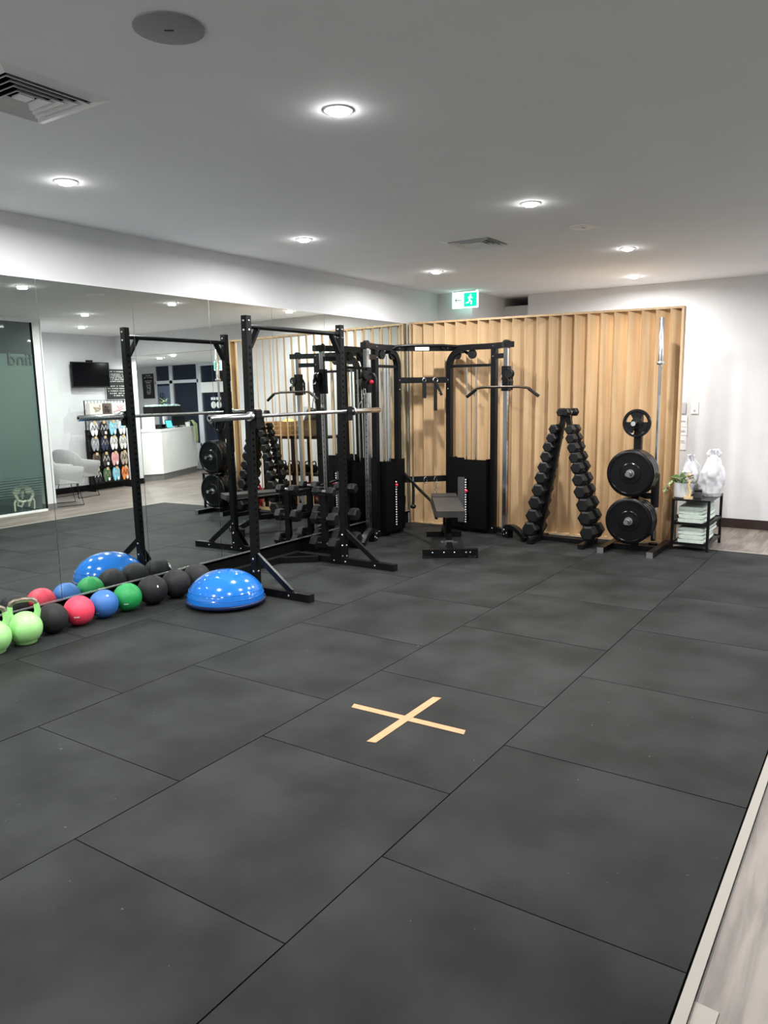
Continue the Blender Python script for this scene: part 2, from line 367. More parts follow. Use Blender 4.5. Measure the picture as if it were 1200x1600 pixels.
for x, y, l in [(1.24, 9.8, 'downlight in the lower ceiling in front of the reception'), (2.07, 10.2, 'downlight in the lower ceiling over the counter corner'), (3.9, 11.0, 'added downlight behind the reception counter'), (0.8, 11.4, 'added downlight by the entrance')]:  # last two lamps are added to light the reception
    downlight(x, y, H2, l)

# ceiling vents and speakers
def vent(x, y, label):
    t = thing('ceiling_vent', label, 'air vent', (x, y, H), 0, 'square ceiling air vents')
    m = MB(); s0, s1 = 0.24, 0.185
    for a in range(4):
        q = a * PI / 2; c, s = math.cos(q), math.sin(q)
        R = lambda p: (p[0] * c - p[1] * s, p[0] * s + p[1] * c, p[2])
        m.loftp([R((-s0, -s0, 0)), R((s0, -s0, 0)), R((s1, -s1, -0.012)), R((-s1, -s1, -0.012))], [R((-s0, -s0, 0.002)), R((s0, -s0, 0.002)), R((s1, -s1, 0.002)), R((-s1, -s1, 0.002))])
    m.build('frame', 'vent', t, smooth=False)
    for k, r in enumerate((0.165, 0.13, 0.095, 0.06)):
        m = MB()
        for a in range(4):
            q = a * PI / 2; c, s = math.cos(q), math.sin(q)
            R = lambda p: (p[0] * c - p[1] * s, p[0] * s + p[1] * c, p[2])
            m.loftp([R((-r - 0.014, -r - 0.014, -0.020)), R((r + 0.014, -r - 0.014, -0.020)), R((r - 0.010, -r + 0.010, 0.0)), R((-r + 0.010, -r + 0.010, 0.0))],
                    [R((-r - 0.014, -r - 0.014, -0.022)), R((r + 0.014, -r - 0.014, -0.022)), R((r - 0.010, -r + 0.010, -0.002)), R((-r + 0.010, -r + 0.010, -0.002))])
        m.build('louvre', 'vent', t, smooth=False)
    MB().box((0, 0, -0.008), (0.06, 0.06, 0.008)).build('centre_plate', 'vent', t, smooth=False)
    MB().box((0, 0, -0.0008), (0.38, 0.38, 0.0012)).build('duct_opening', 'hole', t, smooth=False)
vent(-3.0, 1.96, 'square louvred air vent in the ceiling at the top left'); vent(-2.95, 5.86, 'small looking louvred air vent in the ceiling above the cable machine')
for x, y, r, l in [(-2.08, 1.9, 0.115, 'round grey ceiling speaker with a dark slot at the top left'), (-2.05, 5.8, 0.10, 'flat round ceiling speaker between two far downlights')]:
    t = thing('ceiling_speaker', l, 'speaker', (x, y, H))
    MB().lathe([(0, -0.008), (r * 0.9, -0.008), (r, -0.005), (r, 0)], seg=40).build('grille', 'grille' if r > 0.11 else 'vent', t)
    MB().box((0, 0, -0.0085), (0.03, 0.008, 0.002), (0, 0, 0.6)).build('badge', 'charcoal', t, smooth=False)

# exit signs
def exit_sign(x, y, ztop, rz, label, wd=0.34, ht=0.19):
    t = thing('exit_sign', label, 'exit sign', (x, y, ztop), rz)
    MB().box((0, 0, -0.006), (wd * 0.9, 0.05, 0.012)).build('mount', 'white', t, smooth=False)
    MB().box((0, 0, -0.012 - ht / 2), (wd, 0.03, ht)).build('light_box', 'sign_white', t, 0.003, False)
    for sd in (-1, 1):
        yy = sd * 0.0165; cx = wd * 0.22 * 1 * (1 if sd < 0 else -1); z = -0.012 - ht / 2
        MB().box((cx, yy, z), (wd * 0.50, 0.003, ht * 0.86)).build('green_panel', 'sign_green', t, smooth=False)
        m = MB(); y2 = yy + sd * 0.002; k = 1 if sd < 0 else -1
        def pl(a, b, wdt): m.sweep([(cx + k * a[0] * ht, y2, z + a[1] * ht), (cx + k * b[0] * ht, y2, z + b[1] * ht)], 0.001, wdt * ht, side=(0, 1, 0))
        m.cyl((cx + k * 0.02 * ht, y2 - 0.0005, z + 0.27 * ht), (cx + k * 0.02 * ht, y2 + 0.0005, z + 0.27 * ht), 0.06 * ht, 12)
        pl((0.0, 0.2), (-0.05, -0.03), 0.10); pl((-0.05, -0.03), (0.1, -0.13), 0.07); pl((0.1, -0.13), (0.06, -0.32), 0.07)
        pl((-0.05, -0.03), (-0.14, -0.18), 0.07); pl((-0.14, -0.18), (-0.3, -0.2), 0.06); pl((0.0, 0.18), (0.17, 0.08), 0.05); pl((0.0, 0.18), (-0.17, 0.1), 0.05)
        m.build('running_figure', 'sign_white', t, smooth=False)
        m = MB(); bx = -wd * 0.27 * k
        m.sweep([(bx + 0.3 * ht, y2, z), (bx - 0.15 * ht, y2, z)], 0.001, 0.07 * ht, side=(0, 1, 0)); m.sweep([(bx - 0.02 * ht, y2, z + 0.16 * ht), (bx - 0.2 * ht, y2, z), (bx - 0.02 * ht, y2, z - 0.16 * ht)], 0.001, 0.06 * ht, side=(0, 1, 0))
        m.build('arrow', 'pale_aqua', t, smooth=False)
exit_sign(-4.49, 8.6, H, 0.0, 'green and white lit exit sign hanging above the timber screen')
exit_sign(2.28, 12.0, H2, 0.0, 'lit exit sign seen in the mirror in front of the night windows')

# ---------------------------------------------------------------- timber screen
SL = V((-4.872, 7.915, 0)); SR = V((-1.83, 8.115, 0)); sd = (SR - SL); SLEN = sd.length; srz = math.atan2(sd.y, sd.x)
scr = thing('slatted_screen', 'pale oak screen of upright angled slats in front of the back wall', 'room divider', (SL.x, SL.y, 0), srz)
ST = 2.375
for nm, a, b in [('top_rail', (0, 0, ST - 0.022), (SLEN, 0.125, ST)), ('bottom_rail', (0, 0.0, -0.01), (SLEN, 0.125, 0.012)), ('end_post', (SLEN - 0.022, 0, 0.012), (SLEN, 0.125, ST - 0.022)), ('end_post', (0, 0, 0.012), (0.022, 0.125, ST - 0.022))]:
    MB().b2(a, b).build(nm, 'oak', scr, 0.001, False)
slat = MB().b2((-0.008, 0, 0.012), (0.008, 0.162, ST - 0.022)).mesh('slat', M['oak'], 0.001, False)
NS = 22
for i in range(NS):
    o = link('slat', slat, scr); o.location = (0.045 + (SLEN - 0.17) * i / (NS - 1), 0.004, 0); o.rotation_euler = (0, 0, -math.radians(43.0) - srz)
scr_top = ST

# ================================================================ GYM EQUIPMENT
# ---- squat rack
rk = thing('squat_rack', 'black steel squat rack with pull-up bar standing by the mirror', 'squat rack', (-4.2, 4.455, 0))
YW = 1.19
for y in (0, YW):
    u = MB().b2((-0.027, y - 0.027, 0.06), (0.027, y + 0.027, 2.17)).build('upright', 'steel', rk, 0.003, False)
    if y == 0: hole_me = MB().cyl((0, 0, 0), (0.0007, 0, 0), 0.0115, 10).mesh('pin_hole', M['hole'], smooth=False)
    for k in range(32):
        for sx in (0.0272, -0.0279):
            o = link('pin_hole', hole_me, u); o.location = (sx, y, 0.38 + 0.05 * k)
    fx = MB().b2((-0.60, y - 0.03, 0), (0.56, y + 0.03, 0.06)).build('foot', 'steel', rk, 0.003, False)
    MB().b2((0.561, y - 0.031, -0.0), (0.565, y + 0.031, 0.061)).build('end_cap', 'rubber', fx, smooth=False)
    MB().sweep([(0.02, y, 0.31), (0.37, y, 0.055)], 0.025, 0.045, side=(0, 1, 0)).build('brace', 'steel', rk, 0.002, False)
    s_ = 1
    MB().loftp([(-0.028, y - 0.034, 0.05), (-0.16, y - 0.034, 0.05), (-0.028, y - 0.034, 0.22)], [(-0.028, y - 0.028, 0.05), (-0.16, y - 0.028, 0.05), (-0.028, y - 0.028, 0.22)]).loftp([(-0.028, y + 0.028, 0.05), (-0.16, y + 0.028, 0.05), (-0.028, y + 0.028, 0.22)], [(-0.028, y + 0.034, 0.05), (-0.16, y + 0.034, 0.05), (-0.028, y + 0.034, 0.22)]).build('gusset', 'steel', rk, smooth=False)
    m = MB()
    for z in (2.13, 2.06, 0.28, 0.18, 0.08):
        for sy in (-1, 1): m.ball((0.0, y + sy * 0.029, z), 0.011, 10, 6, (1, 0.6, 1))
        m.ball((0.029, y, z), 0.010, 10, 6, (0.6, 1, 1))
    for xx in (-0.1, 0.36, 0.03):
        for sy in (-1, 1): m.ball((xx, y + sy * 0.031, 0.03), 0.011, 10, 6, (1, 0.6, 1))
    m.build('bolts', 'chrome', rk)
    hk = MB().b2((0.028, y - 0.032, 1.33), (0.10, y + 0.032, 1.395)).b2((0.083, y - 0.032, 1.39), (0.10, y + 0.032, 1.455)).b2((0.0275, y - 0.034, 1.31), (0.034, y + 0.034, 1.46)).build('bar_hook', 'steel', rk, 0.003, False)
    dd = 1 if y == 0 else -1
    MB().sweep([(0, y + dd * 0.027, 1.93), (0, y + dd * 0.12, 2.075)], 0.05, 0.02, side=(1, 0, 0)).build('bar_bracket', 'steel', rk, smooth=False)
MB().cyl((0, 0.02, 2.09), (0, YW - 0.02, 2.09), 0.019, 16).build('pull_up_bar', 'steel', rk)
MB().b2((-0.60, 0.03, 0.0), (-0.54, YW - 0.03, 0.06)).build('rear_beam', 'steel', rk, 0.003, False)
for y in (0, YW):
    dd = 1 if y == 0 else -1
    MB().sweep([(-0.55, y + dd * 0.27, 0.03), (-0.28, y + dd * 0.04, 0.03)], 0.045, 0.05).build('corner_brace', 'steel', rk, smooth=False)
# ---- barbells
def barbell_parts(t, ax='y', L=2.2):
    def p(s): return (0, s, 0) if ax == 'y' else (0, 0, s)
    h = L / 2
    MB().cyl(p(-h + 0.42), p(h - 0.42), 0.0145, 16).build('shaft', 'chrome', t)
    for s in (-1, 1):
        MB().lathe([(0, 0), (0.0235, 0), (0.025, 0.003), (0.025, 0.40), (0.0, 0.40)] if False else [(0.010, 0.004), (0.0135, 0.0), (0.023, 0.0), (0.025, 0.003), (0.025, 0.41), (0, 0.41)], p(s * h), (0, -s, 0) if ax == 'y' else (0, 0, -s), 20).build('sleeve', 'chrome', t)
        MB().lathe([(0, 0), (0.036, 0), (0.038, 0.004), (0.038, 0.026), (0.036, 0.03), (0, 0.03)], p(s * (h - 0.41)), (0, -s, 0) if ax == 'y' else (0, 0, -s), 20).build('collar', 'chrome', t)
        MB().lathe([(0, 0.0035), (0.010, 0.0035), (0.0135, 0.0005)], p(s * h), (0, -s, 0) if ax == 'y' else (0, 0, -s), 16).build('end_cap', 'hole', t)
        MB().cyl(p(s * (0.35)), p(s * (0.62)), 0.0149, 16).build('knurling', 'grey_steel', t)
t = thing('barbell', 'chrome olympic barbell resting on the squat rack hooks', 'barbell', (-4.2 + 0.059, 5.07, 1.395 + 0.0149)); barbell_parts(t)
t = thing('barbell', 'chrome olympic barbell standing upright beside the plate tree', 'barbell', (-1.945, 7.75, 0.062 + 1.1)); barbell_parts(t, 'z', 2.16)

# ---- hex dumbbells
def dumbbell_parts(t, r, L, hw=None, hl=0.12, top='rubber'):
    """axis along local y, lying with the flat down; origin at base"""
    hw = hw or L * 0.30
    ap = r * math.cos(PI / 6)
    for s in (-1, 1):
        ring = lambda y, k: [(k * r * math.cos(PI / 3 * i), y, ap + k * r * math.sin(PI / 3 * i)) for i in range(6)]
        a = s * (L / 2); b = s * (L / 2 - hw); m = MB()
        rings = [ring(a, 0.72), ring(a - s * 0.012, 0.97), ring(b + s * 0.008, 1.0), ring(b, 0.85)]
        vs = [v for q in rings for v in q]; fs = [tuple(range(6)), tuple(range(18, 24))]
        for i in range(3):
            for k in range(6): fs.append((i * 6 + k, i * 6 + (k + 1) % 6, i * 6 + 6 + (k + 1) % 6, i * 6 + 6 + k))
        m._add(vs, fs); m.build('head', 'rubber', t, 0.002, False)
    y0 = L / 2 - hw
    MB().lathe([(0.013, -y0), (0.0165, -y0 * 0.4), (0.0175, 0), (0.0165, y0 * 0.4), (0.013, y0)], (0, 0, ap), (0, 1, 0), 12).build('handle', 'chrome', t)
ORD = ['top', 'second', 'third', 'fourth', 'fifth', 'sixth', 'seventh', 'eighth', 'ninth', 'bottom']
AR = thing('dumbbell_rack', 'black A-frame dumbbell rack in front of the timber screen', 'dumbbell rack', (-2.815, 7.6, 0))
lL = [(-2.91, 1.18), (-2.93, 1.09), (-2.96, 1.0), (-2.98, 0.9), (-3.0, 0.79), (-3.025, 0.68), (-3.05, 0.55), (-3.08, 0.42), (-3.10, 0.28), (-3.13, 0.14)]
lR = [(-2.74, 1.18), (-2.725, 1.09), (-2.70, 1.0), (-2.675, 0.9), (-2.65, 0.8), (-2.625, 0.68), (-2.60, 0.56), (-2.565, 0.43), (-2.54, 0.3), (-2.51, 0.15)]
for s in (-1, 1):
    a0 = V((s * 0.025, 0, 1.30)); a1 = V((s * 0.262, 0, 0.05))
    MB().sweep([a0, a1], 0.05, 0.05, side=(0, 1, 0)).build('arm', 'steel', AR, 0.003, False)
    MB().b2((s * 0.27 - 0.03, -0.25, 0.0), (s * 0.27 + 0.03, 0.20, 0.05)).build('foot', 'steel', AR, 0.003, False)
    pts = lL if s < 0 else lR
    for i, (x, z) in enumerate(pts):
        r = 0.054 + 0.0035 * i
        cx = x - (-2.815)
        # saddle that carries the dumbbell
        MB().box((cx * 0.97, 0, z - r * 0.55 - 0.0), (r * 1.3, 0.05, 0.008)).box((s * (0.03 + (1.30 - z) * 0.2) , 0, z - r * 0.6), (0.05, 0.045, 0.03)).build('saddle', 'steel', AR, smooth=False)
MB().b2((-0.24, 0.03, 0.0), (0.24, 0.09, 0.045)).build('base_beam', 'steel', AR, 0.003, False)
MB().b2((-0.055, -0.03, 1.28), (0.055, 0.03, 1.31)).build('top_plate', 'steel', AR, smooth=False)
for side, pts in (('left', lL), ('right', lR)):
    for i, (x, z) in enumerate(pts):
        r = 0.054 + 0.0035 * i; L = 0.23 + 0.011 * i
        t = thing('dumbbell', 'black rubber hex dumbbell, %s of the %s arm of the A-frame rack' % (ORD[i], side), 'dumbbell', (x, 7.6, z - r * 0.866), 0, 'hex dumbbells on the A-frame rack')
        dumbbell_parts(t, r, L, hw=L * 0.31)
        t.children  # keep
for x, rz, l in [(-2.865, 0.25, 'small round-looking dumbbell lying on top of the A-frame rack, the left one'), (-2.77, -0.2, 'small dumbbell lying on top of the A-frame rack, the right one')]:
    t = thing('dumbbell', l, 'dumbbell', (x, 7.6, 1.311), rz, 'hex dumbbells on the A-frame rack'); dumbbell_parts(t, 0.046, 0.21)
# ---- small vertical dumbbell stand by the mirror
VS = thing('dumbbell_stand', 'low black three-tier dumbbell stand beside the mirror behind the squat rack', 'dumbbell rack', (-4.66, 6.12, 0), 0)
MB().b2((-0.2, -0.19, 0.0), (0.2, -0.15, 0.03)).b2((-0.2, 0.17, 0.0), (0.2, 0.21, 0.03)).build('base', 'steel', VS, 0.002, False)
for yy in (-0.17, 0.19): MB().b2((-0.03, yy - 0.02, 0.03), (0.03, yy + 0.02, 0.60)).build('column', 'steel', VS, 0.003, False)
MB().b2((-0.025, -0.15, 0.3), (0.025, 0.17, 0.34)).build('cross_bar', 'steel', VS, smooth=False)
tiers = [(0.075, 'bottom', 0.078, 0.32), (0.33, 'middle', 0.068, 0.30), (0.595, 'top', 0.052, 0.26)]
for z, nm, r, L in tiers:
    MB().b2((-0.05, -0.215, z - 0.012), (0.05, 0.235, z - 0.001)).build('shelf_plate', 'steel', VS, smooth=False)
    for yy, who in ((-0.17, 'nearer'), (0.19, 'farther')):
        # heads hang beside the plate
        t = thing('dumbbell', 'hex dumbbell on the %s tier of the low mirror-side stand, the %s one' % (nm, who), 'dumbbell', (-4.66, 6.12 + yy, z + 0.02 - r * 0.866), PI / 2, 'hex dumbbells on the low stand'); dumbbell_parts(t, r, L, hw=0.085)
# ---- weight plate tree
WT = thing('plate_tree', 'black weight plate tree standing between dumbbells and towel cart', 'weight rack', (-2.09, 7.62, 0))
for s in (-1, 1):
    MB().b2((s * 0.235 - 0.03, -0.33, 0), (s * 0.235 + 0.03, 0.38, 0.055)).build('foot', 'steel', WT, 0.003, False)
    MB().b2((s * 0.235 - 0.0305, -0.334, 0), (s * 0.235 + 0.0305, -0.33, 0.0555)).build('foot_cap', 'grey_steel', WT, smooth=False)
MB().b2((-0.205, -0.03, 0.0), (0.205, 0.05, 0.05)).build('base_beam', 'steel', WT, 0.003, False)
MB().b2((-0.035, -0.03, 0.05), (0.035, 0.03, 1.33)).build('post', 'steel', WT, 0.003, False)
for z, L in ((0.32, 0.33), (0.78, 0.33), (1.25, 0.20)):
    MB().cyl((0, -0.03, z), (0, -L, z), 0.022, 16).cyl((0, -0.03, z), (0, -0.045, z), 0.05, 16).build('peg', 'chrome', WT)
m = MB(); m.lathe([(0.034, 0), (0.040, 0), (0.040, 0.33), (0.034, 0.33), (0.034, 0)], (0.145, 0.13, 0.42), seg=20); m.b2((0.0, 0.10, 0.5), (0.12, 0.12, 0.56)).b2((0.0, 0.10, 0.68), (0.12, 0.12, 0.72)).b2((0.0, 0.02, 0.5), (0.02, 0.12, 0.56)); m.build('bar_holder', 'rubber', WT)
MB().cyl((0.145, 0.13, 0.0), (0.145, 0.13, 0.06), 0.045, 20).b2((0.05, 0.05, 0.0), (0.14, 0.13, 0.03)).build('bar_cup', 'steel', WT)
def plate_parts(t, R, T, grip=False):
    """disc with its axis along local y, back face at y=0"""
    pr = [(0.026, 0), (R - 0.01, 0), (R, 0.008), (R, T - 0.008), (R - 0.012, T), (R - 0.03, T), (R - 0.035, T - 0.008), (R * 0.45, T - 0.008), (R * 0.42, T - 0.002), (0.042, T - 0.002), (0.026, T), (0.026, 0)]
    MB().lathe(pr, (0, 0, 0), (0, -1, 0), 48).build('disc', 'rubber_gloss', t)
    MB().lathe([(0.0245, -0.0005), (0.040, -0.0005), (0.040, T + 0.001), (0.0245, T + 0.001), (0.0245, -0.0005)], (0, 0, 0), (0, -1, 0), 24).build('hub', 'grey_steel', t)
for z, nm in ((0.32, 'lower'), (0.78, 'upper')):
    y = 7.62 - 0.05
    for k, who in enumerate(('rear', 'middle', 'front')):
        R = 0.225
        t = thing('weight_plate', 'large black rubber bumper plate on the %s peg of the plate tree, the %s one' % (nm, who), 'weight plate', (-2.09, y, z + 0.0), 0, 'bumper plates on the plate tree')
        plate_parts(t, R, 0.062); y -= 0.064
t = thing('weight_plate', 'small black grip plate with cut-outs on the top peg', 'weight plate', (-2.09, 7.62 - 0.052, 1.25), 0)
m = MB(); m.lathe([(0.105, 0), (0.13, 0.0), (0.135, 0.01), (0.135, 0.03), (0.13, 0.036), (0.112, 0.036), (0.105, 0.03), (0.105, 0)], (0, 0, 0), (0, -1, 0), 40); m.build('rim', 'rubber_gloss', t)
m = MB(); m.lathe([(0.024, 0.0), (0.055, 0.0), (0.055, 0.034), (0.024, 0.036), (0.024, 0)], (0, 0, 0), (0, -1, 0), 24)
m.build('hub', 'rubber_gloss', t)
for k in range(3):
    a = PI / 2 + k * 2 * PI / 3
    pts = []
    for da, rr in ((-0.62, 0.11), (-0.3, 0.11), (0.0, 0.11), (0.3, 0.11), (0.62, 0.11), (0.75, 0.05), (-0.75, 0.05)): pts.append((rr * math.cos(a + da), rr * math.sin(a + da)))
    MB().loftp([(p[0], -0.006, p[1]) for p in pts], [(p[0], -0.028, p[1]) for p in pts]).build('spoke', 'rubber_gloss', t, 0.002, False)

# ---- cable machine in the corner
CM = thing('cable_machine', 'large black corner cable machine with two weight stacks', 'cable machine', (-4.28, 7.3, 0))
o0 = V((-4.28, 7.3, 0))
def G(x, y, z): return V((x, y, z)) - o0
OL, IL, IR, OR, GL, GR = (-4.70, 6.93), (-4.69, 7.36), (-4.27, 7.80), (-3.69, 7.75), (-4.62, 6.66), (-3.49, 7.62)
ZT = 2.02
def wing(outer, inner, guide, front, nm):
    ov = V((*outer, 0)); iv = V((*inner, 0)); gv = V((*guide, 0)); d = (ov - iv).normalized(); n = V((0, 0, 1)).cross(d)
    q = lambda v, z: v + V((0, 0, z)) - o0
    MB().sweep([q(ov, 0.04), q(ov, ZT)], 0.06, 0.06, side=n).build('post', 'steel', CM, 0.003, False)
    # inner post bends over at the top toward the outer post
    R = 0.17; pts = [q(iv, 0.04), q(iv, ZT - R)]
    for k in range(1, 8):
        a = PI / 2 * k / 7; pts.append(q(iv + d * (R - R * math.cos(a)), ZT - R + R * math.sin(a)))
    MB().sweep(pts, 0.06, 0.06, side=n).build('curved_post', 'steel', CM, smooth=False)
    # top beam with overhang
    e = gv + (gv - ov).normalized() * 0.10
    MB().sweep([q(iv + d * 0.10, ZT + 0.03), q(ov, ZT + 0.03), q(e, ZT + 0.03)], 0.06, 0.06).build('top_beam', 'steel', CM, 0.003, False)
    MB().sweep([q(iv, 1.85), q(ov, 1.85)], 0.03, 0.03).build('cross_bar', 'steel', CM, smooth=False)
    # base
    MB().sweep([q(iv - d * 0.03, 0.03), q(ov + d * 0.03, 0.03)], 0.08, 0.06).build('base_beam', 'steel', CM, 0.003, False)
    # guide column with holes and carriage
    MB().sweep([q(ov, 0.06), q(gv, 0.06)], 0.05, 0.05).build('low_bracket', 'steel', CM, smooth=False)
    MB().sweep([q(ov, 1.94), q(gv, 1.94)], 0.05, 0.05).build('high_bracket', 'steel', CM, smooth=False)
    gc = MB().sweep([q(gv, 0.05), q(gv, ZT)], 0.045, 0.045, side=n).build('guide_column', 'chrome', CM, smooth=False)
    fr = (gv - ov).normalized(); m = MB()
    for k in range(28):
        z = 0.25 + k * 0.058; m.cyl(q(gv + fr * 0.0226, z), q(gv + fr * 0.0232, z), 0.009, 8)
    m.build('pin_hole', 'hole', gc, smooth=False)['kind'] = 'stuff'
    zc = 1.70
    MB().sweep([q(gv, zc - 0.13), q(gv, zc + 0.13)], 0.075, 0.075, side=n).build('carriage', 'steel', CM, 0.004, False)
    for s in (-1, 1): MB().cyl(q(gv + fr * 0.06 + n * s * 0.028, zc + 0.05), q(gv + fr * 0.06 + n * s * 0.008, zc + 0.05), 0.045, 18).build('pulley', 'rubber', CM)
    MB().sweep([q(gv + fr * 0.02, zc + 0.02), q(gv + fr * 0.10, zc - 0.03), q(gv + fr * 0.09, zc - 0.1)], 0.06, 0.012, side=n).build('pulley_bracket', 'steel', CM, smooth=False)
    # handle of the carriage
    MB().tube([q(gv + n * 0.03, zc + 0.06), q(gv + n * 0.09, zc + 0.06), q(gv + n * 0.12, zc + 0.02), q(gv + n * 0.12, zc - 0.12)], 0.013, 8).build('carriage_handle', 'rubber', CM)
    MB().ball(q(gv + n * 0.06, zc - 0.02), 0.022, 14, 8).build('pin_knob', 'red' if nm == 'left' else 'steel', CM)
    # top pulleys
    for s in (0.10, 0.3):
        p = iv + d * s; MB().cyl(q(p + n * 0.015, ZT - 0.045), q(p - n * 0.015, ZT - 0.045), 0.05, 20).cyl(q(p + n * 0.02, ZT - 0.045), q(p - n * 0.02, ZT - 0.045), 0.012, 10).build('top_pulley', 'rubber', CM)
    MB().cyl(q(gv + n * 0.02, ZT + 0.035), q(gv - n * 0.02, ZT + 0.035), 0.048, 20).build('top_pulley', 'rubber', CM)
    # guide rods, cable, weight stack, shroud
    mid = (ov + iv) / 2; hw = (ov - iv).length / 2 - 0.035
    for s in (-0.06, 0.06): MB().cyl(q(mid + d * s, 0.1), q(mid + d * s, 1.84), 0.009, 10).build('guide_rod', 'chrome', CM)
    MB().cyl(q(mid, 0.7), q(mid, ZT - 0.05), 0.003, 6).build('cable', 'rubber', CM)
    MB().cyl(q(gv + fr * 0.055, 0.25), q(gv + fr * 0.055, ZT), 0.003, 6).build('cable', 'rubber', CM)
    f = V(front).normalized(); f = (f - d * f.dot(d)).normalized()
    sh = MB(); a = mid - d * hw; b = mid + d * hw
    def slab(p0, p1, th, z0, z1): sh.sweep([q(p0, (z0 + z1) / 2), q(p1, (z0 + z1) / 2)], th, z1 - z0)
    slab(a - f * 0.10, b - f * 0.10, 0.004, 0.05, 0.80); slab(a + f * 0.11, mid - d * 0.02 + f * 0.11, 0.004, 0.05, 0.84); slab(mid + d * 0.035 + f * 0.11, b + f * 0.11, 0.004, 0.05, 0.82)
    slab(mid - d * 0.02 + f * 0.11, mid + d * 0.035 + f * 0.11, 0.004, 0.05, 0.12); slab(mid - d * 0.02 + f * 0.108, mid + d * 0.035 + f * 0.108, 0.004, 0.62, 0.80)
    slab(a - f * 0.1, a + f * 0.11, 0.004, 0.05, 0.83); slab(b - f * 0.1, b + f * 0.11, 0.004, 0.05, 0.83)
    sh.build('shroud', 'steel_matt', CM, smooth=False)
    st = MB()
    for k in range(18): st.sweep([q(mid - d * 0.11, 0.10 + k * 0.028), q(mid + d * 0.11, 0.10 + k * 0.028)], 0.10, 0.026)
    sk = st.build('weight_stack', 'steel', CM, smooth=False)
    m = MB(); fp = mid + f * 0.113
    if nm == 'right':
        MB().sweep([q(mid + d * -0.055 + f * 0.118, 0.11), q(mid + d * -0.055 + f * 0.118, 0.62)], 0.085, 0.01, side=d).build('number_guard', 'charcoal', CM, smooth=False)
    for k in range(18):
        m.ball(q(fp + f * 0.001, 0.115 + k * 0.028), 0.0095, 8, 5)
    m.build('number_dot', 'white', CM)['kind'] = 'stuff'
    MB().ball(q(fp + f * 0.02 + d * 0.02, 0.47 if nm == 'right' else 0.56), 0.018, 12, 7).build('selector_pin', 'red', CM)
    for z in (1.70, 1.60, ZT + 0.03):
        MB().ball(q(iv + f * 0.031, z), 0.010, 8, 5).build('bolt', 'chrome', CM)
    for z in (ZT + 0.03, 1.94, 0.06): MB().ball(q(ov + f * 0.031, z), 0.010, 8, 5).build('bolt', 'chrome', CM)
    return n, f
wing(OL, IL, GL, (1, 0, 0), 'left'); wing(OR, IR, GR, (0, -1, 0), 'right')
a, b = V((*IL, 0)), V((*IR, 0)); dm = (b - a).normalized(); fm = V((dm.y, -dm.x, 0))
for z, nm in ((1.70, 'upper'), (0.585, 'lower')):
    MB().sweep([a + V((0, 0, z)) - o0 + dm * 0.0, b + V((0, 0, z)) - o0], 0.05, 0.065).build('accessory_rail', 'steel', CM, 0.003, False)
MB().sweep([a + V((0, 0, ZT + 0.03)) - o0, b + V((0, 0, ZT + 0.03)) - o0], 0.05, 0.06).sweep([V((*OL, ZT + 0.03)) - o0 + V((0, 0.35, 0)), a + V((0, 0, ZT + 0.03)) - o0], 0.06, 0.06).sweep([b + V((0, 0, ZT + 0.03)) - o0, b + V((0.15, 0, ZT + 0.03)) - o0], 0.06, 0.06).build('top_beam', 'steel', CM, 0.003, False)
fz = lambda s, k, z: a + dm * s + fm * k + V((0, 0, z)) - o0
MB().tube([fz(-0.17, 0.10, 1.99), fz(-0.03, 0.10, 2.065), fz(0.12, 0.10, 2.075), fz(0.50, 0.10, 2.075), fz(0.66, 0.10, 2.065), fz(0.80, 0.10, 1.985)], 0.017, 12).build('pull_up_bar', 'steel', CM)
MB().sweep([fz(0.1, 0.0, 2.06), fz(0.1, 0.10, 2.06)], 0.03, 0.03).sweep([fz(0.5, 0.0, 2.06), fz(0.5, 0.10, 2.06)], 0.03, 0.03).build('bar_bracket', 'steel', CM, smooth=False)
MB().sweep([fz(0.20, 0.028, 2.047), fz(0.36, 0.028, 2.047)], 0.002, 0.04).build('name_plate', 'white', CM, smooth=False)
MB().sweep([fz(0.21, 0.0295, 2.047), fz(0.35, 0.0295, 2.047)], 0.001, 0.012).build('plate_print', 'grey_frame', CM, smooth=False)
# curved front feet
def foot(p, dr, L):
    p = V((*p, 0)) - o0; d = V((*dr, 0)).normalized(); pts = [p + V((0, 0, 0.10)) - d * 0.04, p + V((0, 0, 0.125)) + d * 0.06]
    for k in range(1, 6): u = k / 5; pts.append(p + d * (0.06 + (L - 0.06) * u) + V((0, 0, 0.125 - 0.10 * u * u)))
    MB().sweep(pts, 0.06, 0.05).build('curved_foot', 'steel', CM, smooth=False)
    m = MB(); sd_ = V((-d.y, d.x, 0))
    for k, (u, z) in enumerate(((-0.02, 0.08), (0.03, 0.05), (-0.02, 0.03))):
        for s in (-1, 1): m.ball(p + d * u + sd_ * s * 0.035 + V((0, 0, z)), 0.011, 8, 5)
    m.build('bolt', 'chrome', CM)
    MB().sweep([p + V((0, 0, 0.0)), p + V((0, 0, 0.12))], 0.07, 0.10, side=sd_).build('foot_bracket', 'steel', CM, smooth=False)
foot((-4.60, 6.70), (0.25, -0.97), 0.33); foot((-3.45, 7.61), (0.85, -0.5), 0.33)

